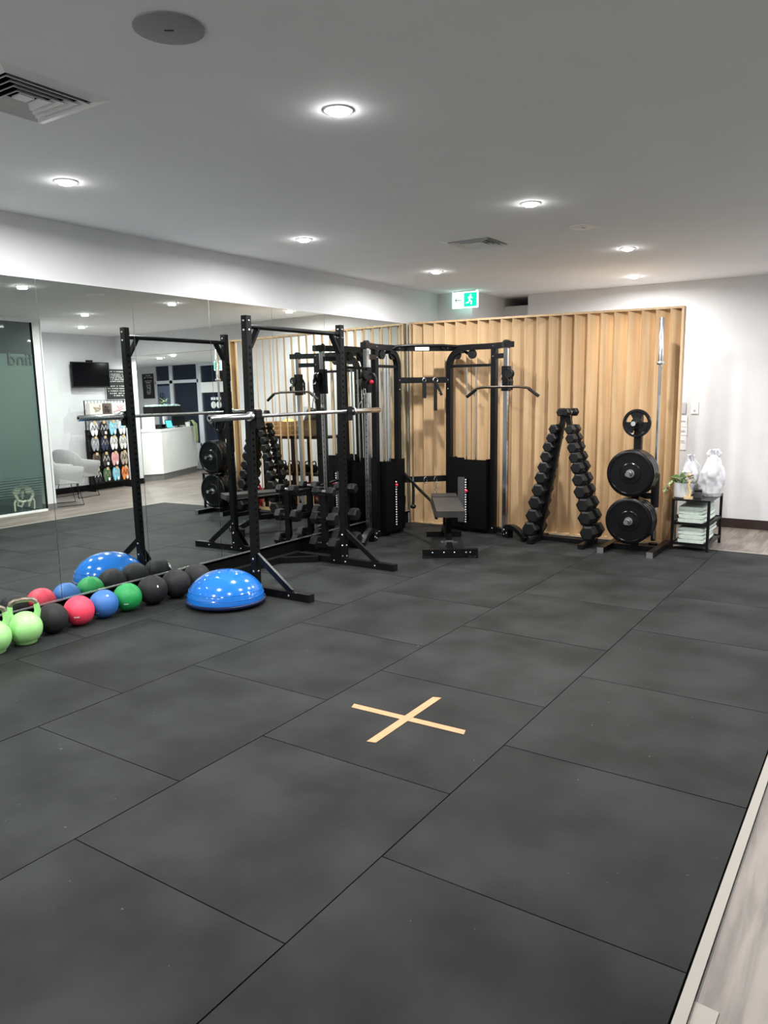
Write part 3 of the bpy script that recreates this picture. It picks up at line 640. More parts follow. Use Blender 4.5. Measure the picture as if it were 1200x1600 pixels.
# attachments hanging on the machine
t = thing('lat_bar', 'long dark lat pulldown bar with bent ends hanging from the right pulley', 'lat bar', (-3.49, 7.49, 1.60), 0.0)
MB().tube([(-0.40, 0, -0.09), (-0.28, 0, 0.0), (-0.20, 0, 0.012), (0.20, 0, 0.012), (0.30, 0, 0.0), (0.42, 0, -0.085)], 0.014, 12).build('bar', 'bronze', t)
for s, x, z in ((-1, -0.40, -0.09), (1, 0.42, -0.085)):
    MB().tube([(x, 0, z), (x - s * 0.11, 0, z + 0.078)], 0.0175, 12).build('grip', 'rubber', t)
MB().sweep([(0, 0, 0.02), (0, 0, 0.055)], 0.02, 0.008, side=(1, 0, 0)).build('eye', 'chrome', t)
def chain(t, p0, p1, n, r=0.009):
    p0, p1 = V(p0), V(p1)
    for i in range(n):
        c = p0 + (p1 - p0) * (i + 0.5) / n; L = (p1 - p0).length / n * 0.62
        pts = []
        for k in range(10):
            a_ = 2 * PI * k / 10; e = V((0, r * math.cos(a_), 0)) if i % 2 else V((r * math.cos(a_), 0, 0)); pts.append(c + e + V((0, 0, L * math.sin(a_))))
        MB().tube(pts, 0.0028, 6, closed=True).build('link', 'chrome', t)
t = thing('chain', 'short silver chain hanging between right pulley and lat bar', 'chain', (-3.49, 7.49, 1.655), 0.0); chain(t, (0, 0, 0.0), (0, 0, 0.10), 4)
t = thing('pull_handle', 'silver and black stirrup handle hanging from the left pulley', 'handle', (-4.575, 6.55, 1.40), 0.6)
MB().cyl((-0.055, 0, 0), (0.055, 0, 0), 0.017, 12).build('grip', 'rubber', t)
MB().tube([(-0.06, 0, 0), (-0.055, 0, 0.05), (0, 0, 0.14), (0.055, 0, 0.05), (0.06, 0, 0)], 0.005, 8).build('stirrup', 'chrome', t)
t2 = thing('carabiner', 'silver carabiner clipped above the left stirrup handle', 'carabiner', (-4.575, 6.55, 1.545), 0.6)
MB().tube([(0.012 * math.cos(q), 0, 0.035 + 0.035 * math.sin(q)) for q in [2 * PI * k / 14 for k in range(14)]], 0.0035, 6, closed=True).build('link', 'chrome', t2)
rail = lambda s, k, z: a + dm * s + fm * k + V((0, 0, z))
rzm = math.atan2(dm.y, dm.x)
def ring(t, z=0, r=0.02): MB().tube([(r * math.cos(q), 0, z + r * math.sin(q)) for q in [2 * PI * k / 14 for k in range(14)]], 0.0035, 6, closed=True).build('ring', 'chrome', t)
p = rail(0.30, 0.04, 1.70); t = thing('ankle_strap', 'short black strap hanging on upper rail of the cable machine, left one', 'strap', p, rzm)
ring(t); MB().sweep([(0, 0, -0.015), (0, 0.002, -0.20)], 0.045, 0.008, side=(1, 0, 0)).build('webbing', 'rubber', t, 0.002, False)
p = rail(0.43, 0.04, 1.70); t = thing('ankle_strap', 'longer black strap pair hanging on upper rail of the cable machine, right one', 'strap', p, rzm)
ring(t, 0, 0.028); MB().sweep([(0, 0, -0.02), (0.0, 0.002, -0.34)], 0.04, 0.008, side=(1, 0, 0)).build('webbing', 'rubber', t, 0.002, False)
MB().sweep([(0, -0.008, -0.02), (0.07, -0.01, -0.17)], 0.03, 0.007, side=(0.9, 0, 0.4)).build('webbing', 'rubber', t, smooth=False); MB().ball((0.04, -0.014, -0.14), 0.01, 8, 5).build('buckle', 'chrome', t)
p = rail(0.16, 0.045, 0.60); t = thing('triceps_rope', 'black rope handle hanging from lower rail of the cable machine', 'rope handle', p, rzm)
MB().cyl((0, 0, -0.05), (0, 0, 0.02), 0.014, 10).build('clip', 'chrome', t)
MB().tube([(0, 0, -0.04), (0.004, 0, -0.15), (0.0, 0, -0.30)], 0.016, 10).build('rope', 'rubber', t); MB().ball((0.0, 0, -0.32), 0.034, 14, 8, (1, 1, 0.8)).build('stopper', 'rubber', t)
p = rail(0.31, 0.04, 0.585); t = thing('carabiner', 'silver carabiner hanging on lower rail between rope and chain', 'carabiner', p, rzm)
MB().tube([(0.018 * math.cos(q), 0, -0.01 + 0.038 * math.sin(q)) for q in [2 * PI * k / 14 for k in range(14)]], 0.004, 6, closed=True).build('link', 'chrome', t)
p = rail(0.43, 0.04, 0.585); t = thing('chain', 'silver chain hanging on lower rail above the bench', 'chain', p, rzm)
MB().tube([(0.018 * math.cos(q), 0, -0.01 + 0.038 * math.sin(q)) for q in [2 * PI * k / 14 for k in range(14)]], 0.004, 6, closed=True).build('hook', 'chrome', t); chain(t, (0, 0, -0.18), (0, 0, -0.05), 5, 0.012)

# ---- bench
BN = thing('weight_bench', 'black padded weight bench in front of the cable machine', 'weight bench', (-3.49, 6.385, 0), math.radians(32.3))
MB().b2((-0.26, -0.03, 0.02), (0.26, 0.03, 0.085)).build('front_foot', 'steel', BN, 0.003, False)
for s in (-1, 1): MB().b2((s * 0.262 - 0.004, -0.032, 0.0), (s * 0.262 + 0.004, 0.032, 0.087)).b2((s * 0.2 - 0.03, -0.035, 0.0), (s * 0.2 + 0.03, 0.035, 0.02)).build('foot_pad', 'rubber', BN, smooth=False)
MB().b2((-0.19, 1.05, 0.0), (0.19, 1.11, 0.06)).build('rear_foot', 'steel', BN, 0.003, False)
MB().sweep([(0, 0.0, 0.05), (0, 0.25, 0.17), (0, 0.75, 0.17), (0, 1.08, 0.05)], 0.06, 0.06).build('spine', 'steel', BN, smooth=False)
MB().b2((-0.04, 0.10, 0.09), (0.04, 0.105, 0.15)).b2((-0.08, 0.14, 0.115), (0.08, 0.16, 0.13)).build('adjuster', 'chrome', BN, smooth=False)
MB().sweep([(0, 0.28, 0.17), (0, 0.18, 0.40)], 0.055, 0.055, side=(1, 0, 0)).build('front_strut', 'steel', BN, smooth=False)
MB().sweep([(0, 0.72, 0.17), (0, 0.66, 0.40)], 0.055, 0.055, side=(1, 0, 0)).build('rear_strut', 'steel', BN, smooth=False)
MB().b2((-0.03, -0.05, 0.385), (0.03, 1.10, 0.41)).build('pad_frame', 'steel', BN, smooth=False)
MB().b2((-0.135, -0.13, 0.41), (0.135, 0.82, 0.47)).build('backrest', 'vinyl', BN, 0.012)
MB().b2((-0.135, 0.85, 0.415), (0.135, 1.12, 0.475)).build('seat', 'vinyl', BN, 0.012)
m = MB()
for x in (-0.17, -0.06, 0.04, 0.15, 0.19): m.ball((x, -0.032, 0.055), 0.011, 8, 5)
m.build('bolt', 'chrome', BN)
t = thing('long_handle_bar', 'long dark bent bar leaning between bench edge and cable machine', 'bar', (0, 0, 0))
MB().tube([(-3.545, 6.22, 0.405), (-3.76, 6.55, 0.425), (-3.99, 6.90, 0.445), (-4.27, 7.12, 0.53), (-4.56, 7.32, 0.645)], 0.016, 12).build('shaft', 'steel', t)
MB().tube([(-4.50, 7.28, 0.62), (-4.60, 7.345, 0.66)], 0.020, 12).build('grip', 'rubber', t)

# ---- half-dome trainer
DM = thing('balance_dome', 'glossy blue half-dome balance trainer beside the squat rack foot', 'balance trainer', (-4.195, 4.108, 0))
R = 0.292; hgt = 0.215
prof = [(R * math.cos(q), 0.045 + hgt * math.sin(q)) for q in [PI / 2 * k / 18 for k in range(19)]]
MB().lathe(prof, seg=64).build('dome', 'dome', DM, ang=3)
m = MB()
for k in (2, 4): q = PI / 2 * k / 18; m.tube([(1.002 * R * math.cos(q) * math.cos(g), 1.002 * R * math.cos(q) * math.sin(g), 0.045 + hgt * math.sin(q)) for g in [2 * PI * j / 64 for j in range(64)]], 0.0022, 6, closed=True)
m.build('dome_ridge', 'dome', DM)
MB().lathe([(0, 0.004), (R - 0.03, 0.004), (R - 0.005, 0.012), (R + 0.012, 0.028), (R + 0.012, 0.040), (R, 0.046), (0, 0.046)], seg=64).build('base', 'dome_base', DM)
m = MB()
for k in range(8):
    q = 2 * PI * k / 8; m.cyl(((R - 0.06) * math.cos(q), (R - 0.06) * math.sin(q), 0), ((R - 0.06) * math.cos(q), (R - 0.06) * math.sin(q), 0.006), 0.02, 10)
m.build('rubber_feet', 'rubber', DM)

# ---- medicine balls in a row below the mirror
def med_ball(x, y, r, m, label, marks, cat='medicine ball'):
    t = thing('medicine_ball', label, cat, (x, y, 0), 0, 'medicine balls along the mirror')
    MB().ball((0, 0, r), r, 40, 24).build('shell', m, t, ang=3)
    mm = MB()
    for k in range(4):
        q = PI * k / 4; mm.tube([(r * math.cos(q) * math.cos(p), r * math.sin(q) * math.cos(p), r + r * math.sin(p)) for p in [2 * PI * j / 40 for j in range(40)]], 0.0013, 5, closed=True)
    mm.build('seam', m, t)
    for th, ph, a_, b_ in marks:
        MB().patch((0, 0, r), r * 1.006, th, th + a_, ph, ph + b_).build('print', 'white', t)
med_ball(-4.665, 2.955, 0.102, 'black_ball', 'plain black medicine ball between lime kettlebell and red ball', [])
med_ball(-4.672, 3.165, 0.103, 'red_ball', 'red medicine ball by the mirror', [(-0.95, -0.25, 0.35, 0.08)])
med_ball(-4.675, 3.372, 0.101, 'blue_ball', 'blue medicine ball by the mirror between red and green balls', [(-1.35, -0.5, 0.30, 0.06), (-0.35, 0.75, 0.22, 0.12)])
med_ball(-4.675, 3.578, 0.103, 'green_ball', 'green medicine ball by the mirror', [(-0.95, -0.32, 0.33, 0.07)])
med_ball(-4.655, 3.795, 0.112, 'black_ball', 'black textured ball right of the green ball', [(-0.35, 0.35, 0.10, 0.14)])
med_ball(-4.65, 4.022, 0.113, 'black_ball', 'middle one of the three large black balls by the mirror', [])
med_ball(-4.66, 4.25, 0.112, 'black_ball', 'black textured ball farthest right, behind the blue dome', [(2.4, 0.15, 0.2, 0.5), (2.25, 0.32, 0.5, 0.16)])

# ---- kettlebells
def kettlebell(x, y, rz, label, m='lime', group='lime green kettlebells', r=0.108, s=1.0):
    t = thing('kettlebell', label, 'kettlebell', (x, y, 0), rz, group)
    r *= s
    pr = [(0, 0), (r * 0.55, 0), (r * 0.62, 0.006)] + [(r * math.cos(q), r * 0.93 + r * math.sin(q)) for q in [(-50 + 130 * k / 14) * PI / 180 for k in range(15)]] + [(0, r * 1.93)]
    MB().lathe(pr, seg=40).build('body', m, t, ang=3)
    hm = MB(); zt = r * 1.6
    for sx in (-1, 1): hm.tube([(sx * r * 0.66, 0, r * 1.45), (sx * r * 0.78, 0, r * 1.9), (sx * r * 0.72, 0, r * 2.35)], 0.024 * s, 12, r2=0.017 * s)
    hm.build('horn', m, t)
    MB().tube([(-r * 0.72, 0, r * 2.3), (-r * 0.66, 0, r * 2.52), (-r * 0.45, 0, r * 2.64), (0, 0, r * 2.67), (r * 0.45, 0, r * 2.64), (r * 0.66, 0, r * 2.52), (r * 0.72, 0, r * 2.3)], 0.0165 * s, 12).build('handle', 'worn_handle' if m == 'lime' else m, t)
kettlebell(-4.63, 2.735, 1.15, 'lime green kettlebell with worn steel handle beside the black ball')
kettlebell(-4.62, 2.515, 1.15, 'lime green kettlebell cut off by the left edge of the picture')

# ---- tape cross
t = thing('tape_cross', 'orange tape cross stuck on the rubber mat', 'tape mark', (-1.905, 3.04, 0.0))
for q, L in ((math.radians(90 - 0), 0.60), (math.radians(2), 0.62)):
    d = V((math.cos(q), math.sin(q), 0)); nn = V((-d.y, d.x, 0)); z = 0.0013 if q > 1 else 0.0008
    c4 = [-d * L / 2 - nn * 0.022, d * L / 2 - nn * 0.022 + d * 0.012, d * L / 2 + nn * 0.022, -d * L / 2 + nn * 0.022 - d * 0.012]
    MB().loftp([V((p.x, p.y, z)) for p in c4], [V((p.x, p.y, z + 0.0004)) for p in c4]).build('tape_strip', 'tape', t, smooth=False)

# ================================================================ TOWEL CART AND WALL BITS
CT = thing('towel_cart', 'small black three-tier metal stand with towels beside the screen end', 'side stand', (-1.62, 8.145, -0.012))
cw, cd = 0.165, 0.31
for sx in (-1, 1):
    for sy in (-1, 1): MB().b2((sx * cw - 0.0125, sy * cd - 0.0125, 0), (sx * cw + 0.0125, sy * cd + 0.0125, 0.50)).build('leg', 'steel', CT, 0.002, False)
MB().b2((-cw - 0.014, -cd - 0.014, 0.50), (cw + 0.014, cd + 0.014, 0.516)).build('top', 'steel', CT, 0.003, False)
for z in (0.07, 0.27):
    sh = MB().b2((-cw, -cd, z), (cw, cd, z + 0.008)).build('shelf', 'steel', CT, smooth=False)
    m = MB()
    for s in (-1, 1): m.b2((-cw, s * cd - 0.008, z - 0.006), (cw, s * cd + 0.008, z + 0.018)).b2((s * cw - 0.008, -cd, z - 0.006), (s * cw + 0.008, cd, z + 0.018))
    m.build('shelf_rim', 'steel', sh, smooth=False)
def folded_towel(x, y, z, w_, d_, h_, label, n=2):
    t = thing('folded_towel', label, 'towel', (x, y, z), random.uniform(-0.03, 0.03), 'folded towels on the cart')
    m = MB(); y0 = -d_ / 2; th = h_ / n; NN = 18
    for k in range(n):
        zc = th * (k + 0.5); prof = []
        hw = w_ / 2 - 0.004 * (k % 2)
        for j in range(14):
            q = 2 * PI * j / 14; cx = math.copysign(abs(math.cos(q)) ** 0.45, math.cos(q)); cz = math.copysign(abs(math.sin(q)) ** 0.6, math.sin(q))
            prof.append((cx * hw, zc + cz * th * 0.5))
        rings = []
        for i in range(NN + 1):
            v = y0 + d_ * i / NN; e = 1 - 0.10 * (abs(2 * i / NN - 1) ** 6)
            rings.append([(p[0] * e + 0.004 * math.sin(i * 2.1 + k), v, zc + (p[1] - zc) * (0.93 + 0.07 * math.sin(i * 1.3 + 2 * k)) ) for p in prof])
        vs = [v for r in rings for v in r]; L_ = len(prof); fs = [tuple(range(L_))[::-1], tuple(NN * L_ + j for j in range(L_))]
        for i in range(NN):
            for j in range(L_): fs.append((i * L_ + j, i * L_ + (j + 1) % L_, (i + 1) * L_ + (j + 1) % L_, (i + 1) * L_ + j))
        m._add(vs, fs)
    m.build('fabric', 'towel', t)
    return t
folded_towel(-1.62, 8.12, 0.068, 0.27, 0.55, 0.085, 'lower pale green folded towel on the bottom shelf of the cart', 2)
folded_towel(-1.61, 8.14, 0.154, 0.27, 0.58, 0.07, 'upper pale green folded towel on the bottom shelf of the cart', 2)
folded_towel(-1.62, 8.13, 0.269, 0.27, 0.55, 0.085, 'lower pale green folded towel on the middle shelf of the cart', 2)
folded_towel(-1.63, 8.15, 0.355, 0.27, 0.56, 0.07, 'upper pale green folded towel on the middle shelf of the cart', 2)
# plastic bags
def bag(x, y, z, r, h, label, rz, seed):
    t = thing('plastic_bag', label, 'bag', (x, y, z), rz, 'white plastic bags on the cart'); rnd = random.Random(seed)
    m = MB(); NN, SG = 34, 40
    ph = [rnd.uniform(0, 6.28) for _ in range(8)]; vs = []
    for i in range(NN + 1):
        u = i / NN
        base = 0.86 + 0.16 * math.sin(PI * min(1, u * 1.3))
        if u > 0.5: base *= 1 - 0.55 * ((u - 0.5) / 0.38) ** 1.6 if u < 0.88 else 0.45
        if u > 0.88: base = 0.42 - 0.5 * (u - 0.88)
        for k in range(SG):
            q = 2 * PI * k / SG
            cq, sq = math.cos(q), math.sin(q)
            wv = 1 + 0.34 * NZ.noise(V((1.4 * cq + seed, 1.4 * sq, 2.0 * u))) + 0.22 * NZ.noise(V((3.2 * cq + 2 * u, 3.2 * sq + seed, 3.2 * u))) + 0.14 * NZ.noise(V((8 * cq - 6 * u, 8 * sq, 7 * u + seed)))
            if u > 0.86: wv += 1.1 * NZ.noise(V((4 * cq, 4 * sq, seed + 6 * u)))
            rr = r * max(0.08, base) * wv * (0.86 if u < 0.03 else 1)
            vs.append((rr * cq + 0.05 * u * math.sin(seed), rr * sq * 0.85, h * u * (1 + (0.05 * NZ.noise(V((2 * cq, 2 * sq, seed))) if u > 0.8 else 0))))
    fs = [tuple(range(SG))[::-1], tuple(NN * SG + k for k in range(SG))]
    for i in range(NN):
        for k in range(SG): fs.append((i * SG + k, i * SG + (k + 1) % SG, (i + 1) * SG + (k + 1) % SG, (i + 1) * SG + k))
    m._add(vs, fs); b = m.build('bag_body', 'plastic_bag', t, ang=1.2)
    MB().tube([(r * 0.2 + 0.05 * math.sin(seed), -r * 0.42, h * 0.86), (r * 0.35 + 0.05 * math.sin(seed), -r * 0.62, h * 0.78), (r * 0.3, -r * 0.86, h * 0.66)], 0.004, 6).build('tie', 'white', t)
bag(-1.515, 8.22, 0.505, 0.115, 0.46, 'tall white plastic bag on the right of the cart top', 0.4, 3)
bag(-1.73, 8.33, 0.505, 0.098, 0.40, 'white plastic bag behind the potted plant on the cart', 1.4, 5)
t = thing('small_box', 'small black box between pot and white bag on the cart', 'box', (-1.60, 8.03, 0.504), 0.2); MB().b2((-0.035, -0.04, 0), (0.035, 0.04, 0.075)).build('body', 'charcoal', t, 0.003, False); MB().b2((-0.037, -0.042, 0.06), (0.037, 0.042, 0.078)).build('lid', 'rubber', t, 0.003, False)
# potted plant
def leaf_mesh(name, L, W, m):
    mb = MB(); vs = []; n = 6
    for i in range(n + 1):
        u = i / n; wd = W * math.sin(PI * (0.08 + 0.9 * u)) * (1 - 0.3 * u); zz = -0.25 * L * u * u
        vs += [(-wd, L * u, zz + 0.15 * wd), (0, L * u, zz - 0.1 * wd), (wd, L * u, zz + 0.15 * wd)]
    fs = []
    for i in range(n):
        for j in range(2): fs.append((i * 3 + j, i * 3 + j + 1, i * 3 + 4 + j, i * 3 + 3 + j))
    mb._add(vs, fs); return mb.mesh(name, M[m], ang=3)
PP = thing('potted_plant', 'leafy plant with a white flower in a pale grey pot on the cart', 'plant', (-1.735, 7.95, 0.504))
MB().lathe([(0, 0.001), (0.066, 0.001), (0.068, 0.012), (0.072, 0.012), (0.078, 0.15), (0.070, 0.15), (0.068, 0.13), (0, 0.13)], seg=32).build('pot', 'pot', PP)
MB().lathe([(0, 0.0), (0.070, 0.0), (0.072, 0.008), (0, 0.008)], seg=32).build('saucer', 'charcoal', PP)
lm1 = leaf_mesh('leaf', 0.065, 0.020, 'leaf'); lm2 = leaf_mesh('leaf', 0.05, 0.015, 'leaf_pale'); rnd = random.Random(11)
for k in range(70):
    q = rnd.uniform(0, 2 * PI); rr = rnd.uniform(0.0, 0.09); z = 0.15 + rnd.uniform(0, 0.085) * (1 - rr * 3)
    o = link('leaf', lm1 if rnd.random() < 0.7 else lm2, PP); o.location = (rr * math.cos(q), rr * math.sin(q), z); o.rotation_euler = (rnd.uniform(-0.3, 0.9), rnd.uniform(-0.4, 0.4), q - PI / 2); s_ = rnd.uniform(0.7, 1.15); o.scale = (s_,) * 3
for k in range(6):
    q = PI + rnd.uniform(-0.9, 0.7); pts = [(0.05 * math.cos(q), 0.05 * math.sin(q), 0.16), (0.10 * math.cos(q), 0.10 * math.sin(q), 0.17), (0.145 * math.cos(q), 0.145 * math.sin(q), 0.11), (0.16 * math.cos(q), 0.16 * math.sin(q), 0.03 + 0.04 * rnd.random())]
    MB().tube(pts, 0.0018, 5).build('stem', 'leaf_pale', PP)
    for j in range(6):
        u = (j + 1) / 7; i0 = min(int(u * 3), 2); f = u * 3 - i0; P_ = V(pts[i0]).lerp(V(pts[i0 + 1]), f)
        o = link('leaf', lm2, PP); o.location = P_; o.rotation_euler = (rnd.uniform(-0.9, 0.3), 0, rnd.uniform(0, 6.28)); o.scale = (0.75,) * 3
fm_ = MB()
for k in range(7):
    q = 2 * PI * k / 7; fm_.ball((0.03 + 0.022 * math.cos(q), 0.02 * math.sin(q), 0.255 + 0.006 * (k % 2)), 0.018, 10, 6, (1, 1, 0.5))
fm_.build('flower', 'white', PP)
t = thing('bamboo_figure', 'small woven bamboo figure standing in front of the pot on the cart', 'ornament', (-1.655, 7.875, 0.504), 0.0)
MB().b2((-0.04, -0.02, 0), (0.035, 0.03, 0.022)).build('base', 'bamboo', t, 0.003, False)
MB().tube([(0.0, 0, 0.02), (0.012, 0, 0.07), (-0.006, 0, 0.13), (0.004, 0, 0.175)], 0.017, 10, r2=0.010).build('body', 'bamboo', t); MB().ball((0.003, 0, 0.235), 0.016, 12, 8).tube([(0.004, 0, 0.17), (-0.022, 0, 0.20), (0.0, 0, 0.23), (0.025, 0, 0.20), (0.004, 0, 0.17)], 0.004, 6).build('head', 'bamboo', t)

t = thing('light_switch', 'white double light switch plate on the back wall', 'light switch', (-1.965, 9.45, 1.35), 0)
MB().b2((-0.04, -0.01, -0.07), (0.04, 0, 0.07)).build('plate', 'white', t, 0.003, False); MB().b2((-0.012, -0.014, 0.01), (0.012, -0.01, 0.04)).build('rocker', 'white', t, 0.001, False)
MB().b2((-0.012, -0.014, -0.045), (0.012, -0.01, -0.02)).build('rocker', 'grey_frame', t, 0.001, False)
t = thing('wall_papers', 'narrow white papers hanging on the back wall beside the screen end', 'papers', (-2.10, 9.45, 0.86), 0)  # loose paper sheets hung on the wall
for k, (z0, z1, xx, mm) in enumerate(((0.0, 0.19, 0.0, 'white'), (0.17, 0.30, 0.005, 'white'), (0.27, 0.40, 0.0, 'white'), (0.42, 0.55, -0.02, 'grey_frame'))):
    MB().b2((-0.06 + xx, -0.006 - 0.003 * k, z0), (0.06 + xx, -0.002 - 0.003 * k, z1)).build('sheet', mm, t, smooth=False)
for z in (0.10, 0.22, 0.33): MB().b2((-0.04, -0.017, z), (0.04, -0.0165, z + 0.012)).build('print_line', 'grey_frame', t, smooth=False)

# ================================================================ SEEN IN THE MIRROR: frosted glass room
GX = 0.68
wg = struct('window_1')
MB().b2((GX - 0.02, 6.70, -0.012), (GX + 0.12, 6.84, H)).build('post', 'wall', wg, smooth=False)
MB().b2((GX - 0.024, 6.695, -0.012), (GX + 0.124, 6.845, 0.085)).build('post_base', 'grey_kick', wg, smooth=False)
MB().b2((GX - 0.02, 3.2, 2.72), (GX + 0.02, 6.70, H)).build('head_channel', 'win_frame', wg, smooth=False)
MB().b2((GX - 0.02, 3.2, -0.012), (GX + 0.02, 6.70, 0.02)).build('sill_channel', 'white', wg, smooth=False)
MB().b2((GX - 0.005, 3.2, 0.02), (GX + 0.005, 6.695, 2.72)).build('pane', 'clear_glass', wg, smooth=False)
MB().b2((GX - 0.018, 6.683, 0.02), (GX + 0.018, 6.70, 2.72)).build('gasket', 'kick', wg, smooth=False)
fm2 = MB(); fm2.b2((GX + 0.007, 3.2, 0.52), (GX + 0.010, 6.683, 2.27))
for k in range(8): fm2.b2((GX + 0.007, 3.2, 0.49 - 0.035 * k), (GX + 0.010, 6.683, 0.49 - 0.035 * k + 0.028 - 0.003 * k))
fm2.build('frosted_film', 'film', wg, smooth=False)
text_mesh('lettering', 'find', 0.26, 'decal', wg, (GX - 0.0065, 6.675, 2.115), (0, -1, 0), (0, 0, 1), 0.0008)
wall('wall_glass_room', (GX + 0.12, 6.74, -0.012), (2.4, 6.84, H)); wall('wall_glass_room_end', (GX - 0.02, 3.08, -0.012), (2.4, 3.2, H))
tag(MB().b2((GX + 0.03, 3.2, -0.012), (2.4, 6.74, -0.004)).build('floor_carpet', 'carpet', smooth=False), kind='structure')
# spine model
SPN = thing('spine_model', 'pale anatomical spine and pelvis model behind the frosted glass', 'anatomy model', (0.79, 6.40, 0.0))
MB().cyl((0, 0, -0.004), (0, 0, 0.02), 0.12, 24).cyl((0.05, 0, 0.02), (0.05, 0, 1.15), 0.006, 8).tube([(0.05, 0, 1.15), (0.05, 0, 1.2), (0.0, 0, 1.2), (0, 0, 1.15)], 0.006, 8).build('stand', 'chrome', SPN)
for k in range(24):
    z = 0.36 + k * 0.0325; r = 0.030 - 0.0006 * k; x = 0.02 * math.sin(k * 0.26)
    m = MB(); m.lathe([(0, -0.012), (r, -0.011), (r * 0.85, 0), (r, 0.011), (0, 0.012)], (x, 0, z), seg=12); m.box((x + r + 0.012, 0, z - 0.006), (0.03, 0.008, 0.012)); m.box((x + 0.01, 0, z), (0.012, r * 3.0, 0.008)); m.build('vertebra', 'bone', SPN)
for s in (-1, 1):
    m = MB(); pts = []
    m.tube([(0.02, s * 0.03, 0.33), (0.03, s * 0.09, 0.35), (0.0, s * 0.14, 0.30), (-0.04, s * 0.13, 0.24), (-0.03, s * 0.10, 0.18), (-0.07, s * 0.05, 0.16), (-0.08, s * 0.01, 0.17)], 0.030, 10, r2=0.016)
    m.tube([(-0.03, s * 0.10, 0.18), (0.01, s * 0.09, 0.11), (-0.03, s * 0.06, 0.09), (-0.07, s * 0.045, 0.15)], 0.016, 8); m.ball((0.01, s * 0.09, 0.30), 0.05, 14, 8, (0.35, 1, 0.9)); m.build('hip_bone', 'bone', SPN)
    MB().tube([(-0.02, s * 0.13, 0.19), (-0.02, s * 0.155, 0.15), (-0.015, s * 0.15, 0.03)], 0.018, 10, r2=0.012).build('femur', 'bone', SPN)
MB().lathe([(0, 0), (0.008, 0), (0.025, 0.06), (0.036, 0.12), (0, 0.13)], (0.03, 0, 0.19), seg=12).build('sacrum', 'bone', SPN)

# ---- tub chairs
def tub_chair(x, y, rz, label):
    """front faces local +y"""
    t = thing('tub_chair', label, 'chair', (x, y, -0.012), rz, 'grey tub chairs')
    # upholstered shell: U shape, high at the back, sloping arms
    m = MB(); NN = 24; out = []; inn = []
    for i in range(NN + 1):
        u = i / NN; q = -PI * 0.0 + PI * u  # from right front round the back to left front
        s = 2 * u - 1
        ax = -s
        if abs(s) > 0.5: px = math.copysign(0.30, ax); py = 0.26 - (1 - (abs(s) - 0.5) / 0.5) * 0.40; zt = 0.60 + 0.06 * (1 - (abs(s) - 0.5) / 0.5)
        else: th = s / 0.5 * PI / 2; px = -0.30 * math.sin(th) ; py = -0.14 - 0.16 * math.cos(th); zt = 0.66 + 0.17 * math.cos(th) ** 0.7 if math.cos(th) > 0 else 0.66
        out.append((px, py, zt))
    vs = []; fs = []
    for (px, py, zt) in out:
        l = math.hypot(px, py + 0.05) or 1; nx, ny = px / l, (py + 0.05) / l
        ix, iy = px - nx * 0.045, py - ny * 0.045
        vs += [(px * 0.80, py * 0.85, 0.34), (px * 0.97, py * 0.98, 0.50), (px * 1.03, py * 1.02, zt - 0.02), (px * 0.99, py * 0.99, zt), (ix, iy, zt - 0.005), (ix * 0.95, iy * 0.95, 0.46), (ix * 0.80, iy * 0.82, 0.36)]
    K = 7
    for i in range(NN):
        for k in range(K): fs.append((i * K + k, i * K + (k + 1) % K, (i + 1) * K + (k + 1) % K, (i + 1) * K + k))
    fs.append(tuple(range(K))); fs.append(tuple(NN * K + k for k in range(K)))
    m._add(vs, fs); m.build('shell', 'felt', t, ang=1.0)
    m = MB(); pts = [(0.24, 0.27), (-0.24, 0.27), (-0.27, -0.10), (-0.15, -0.23), (0.15, -0.23), (0.27, -0.10)]
    m.prism(pts, 0.35, 0.46); m.build('seat', 'felt', t, 0.02)
    lg = MB()
    for s in (-1, 1):
        lg.tube([(s * 0.20, 0.17, 0.355), (s * 0.25, 0.24, 0.008), (s * 0.25, -0.22, 0.008), (s * 0.20, -0.15, 0.355)], 0.007, 8)
    lg.build('sled_frame', 'steel', t); MB().tube([(-0.245, 0.20, 0.2), (0.245, 0.20, 0.2)] if False else [(-0.20, 0.0, 0.35), (0.20, 0.0, 0.35)], 0.008, 8).build('cross_bar', 'steel', t)
    return t
tub_chair(1.02, 7.20, 0.35, 'grey felt tub chair nearer the glass partition')
tub_chair(1.78, 7.98, -0.15, 'grey felt tub chair farther back below the television')
t = thing('seat_cushion', 'dark grey cushion lying in the farther tub chair', 'cushion', (1.70, 7.86, 0.449), -0.2); MB().ball((0, 0, 0.06), 0.12, 20, 12, (1, 0.75, 0.5)).build('cover', 'charcoal', t)
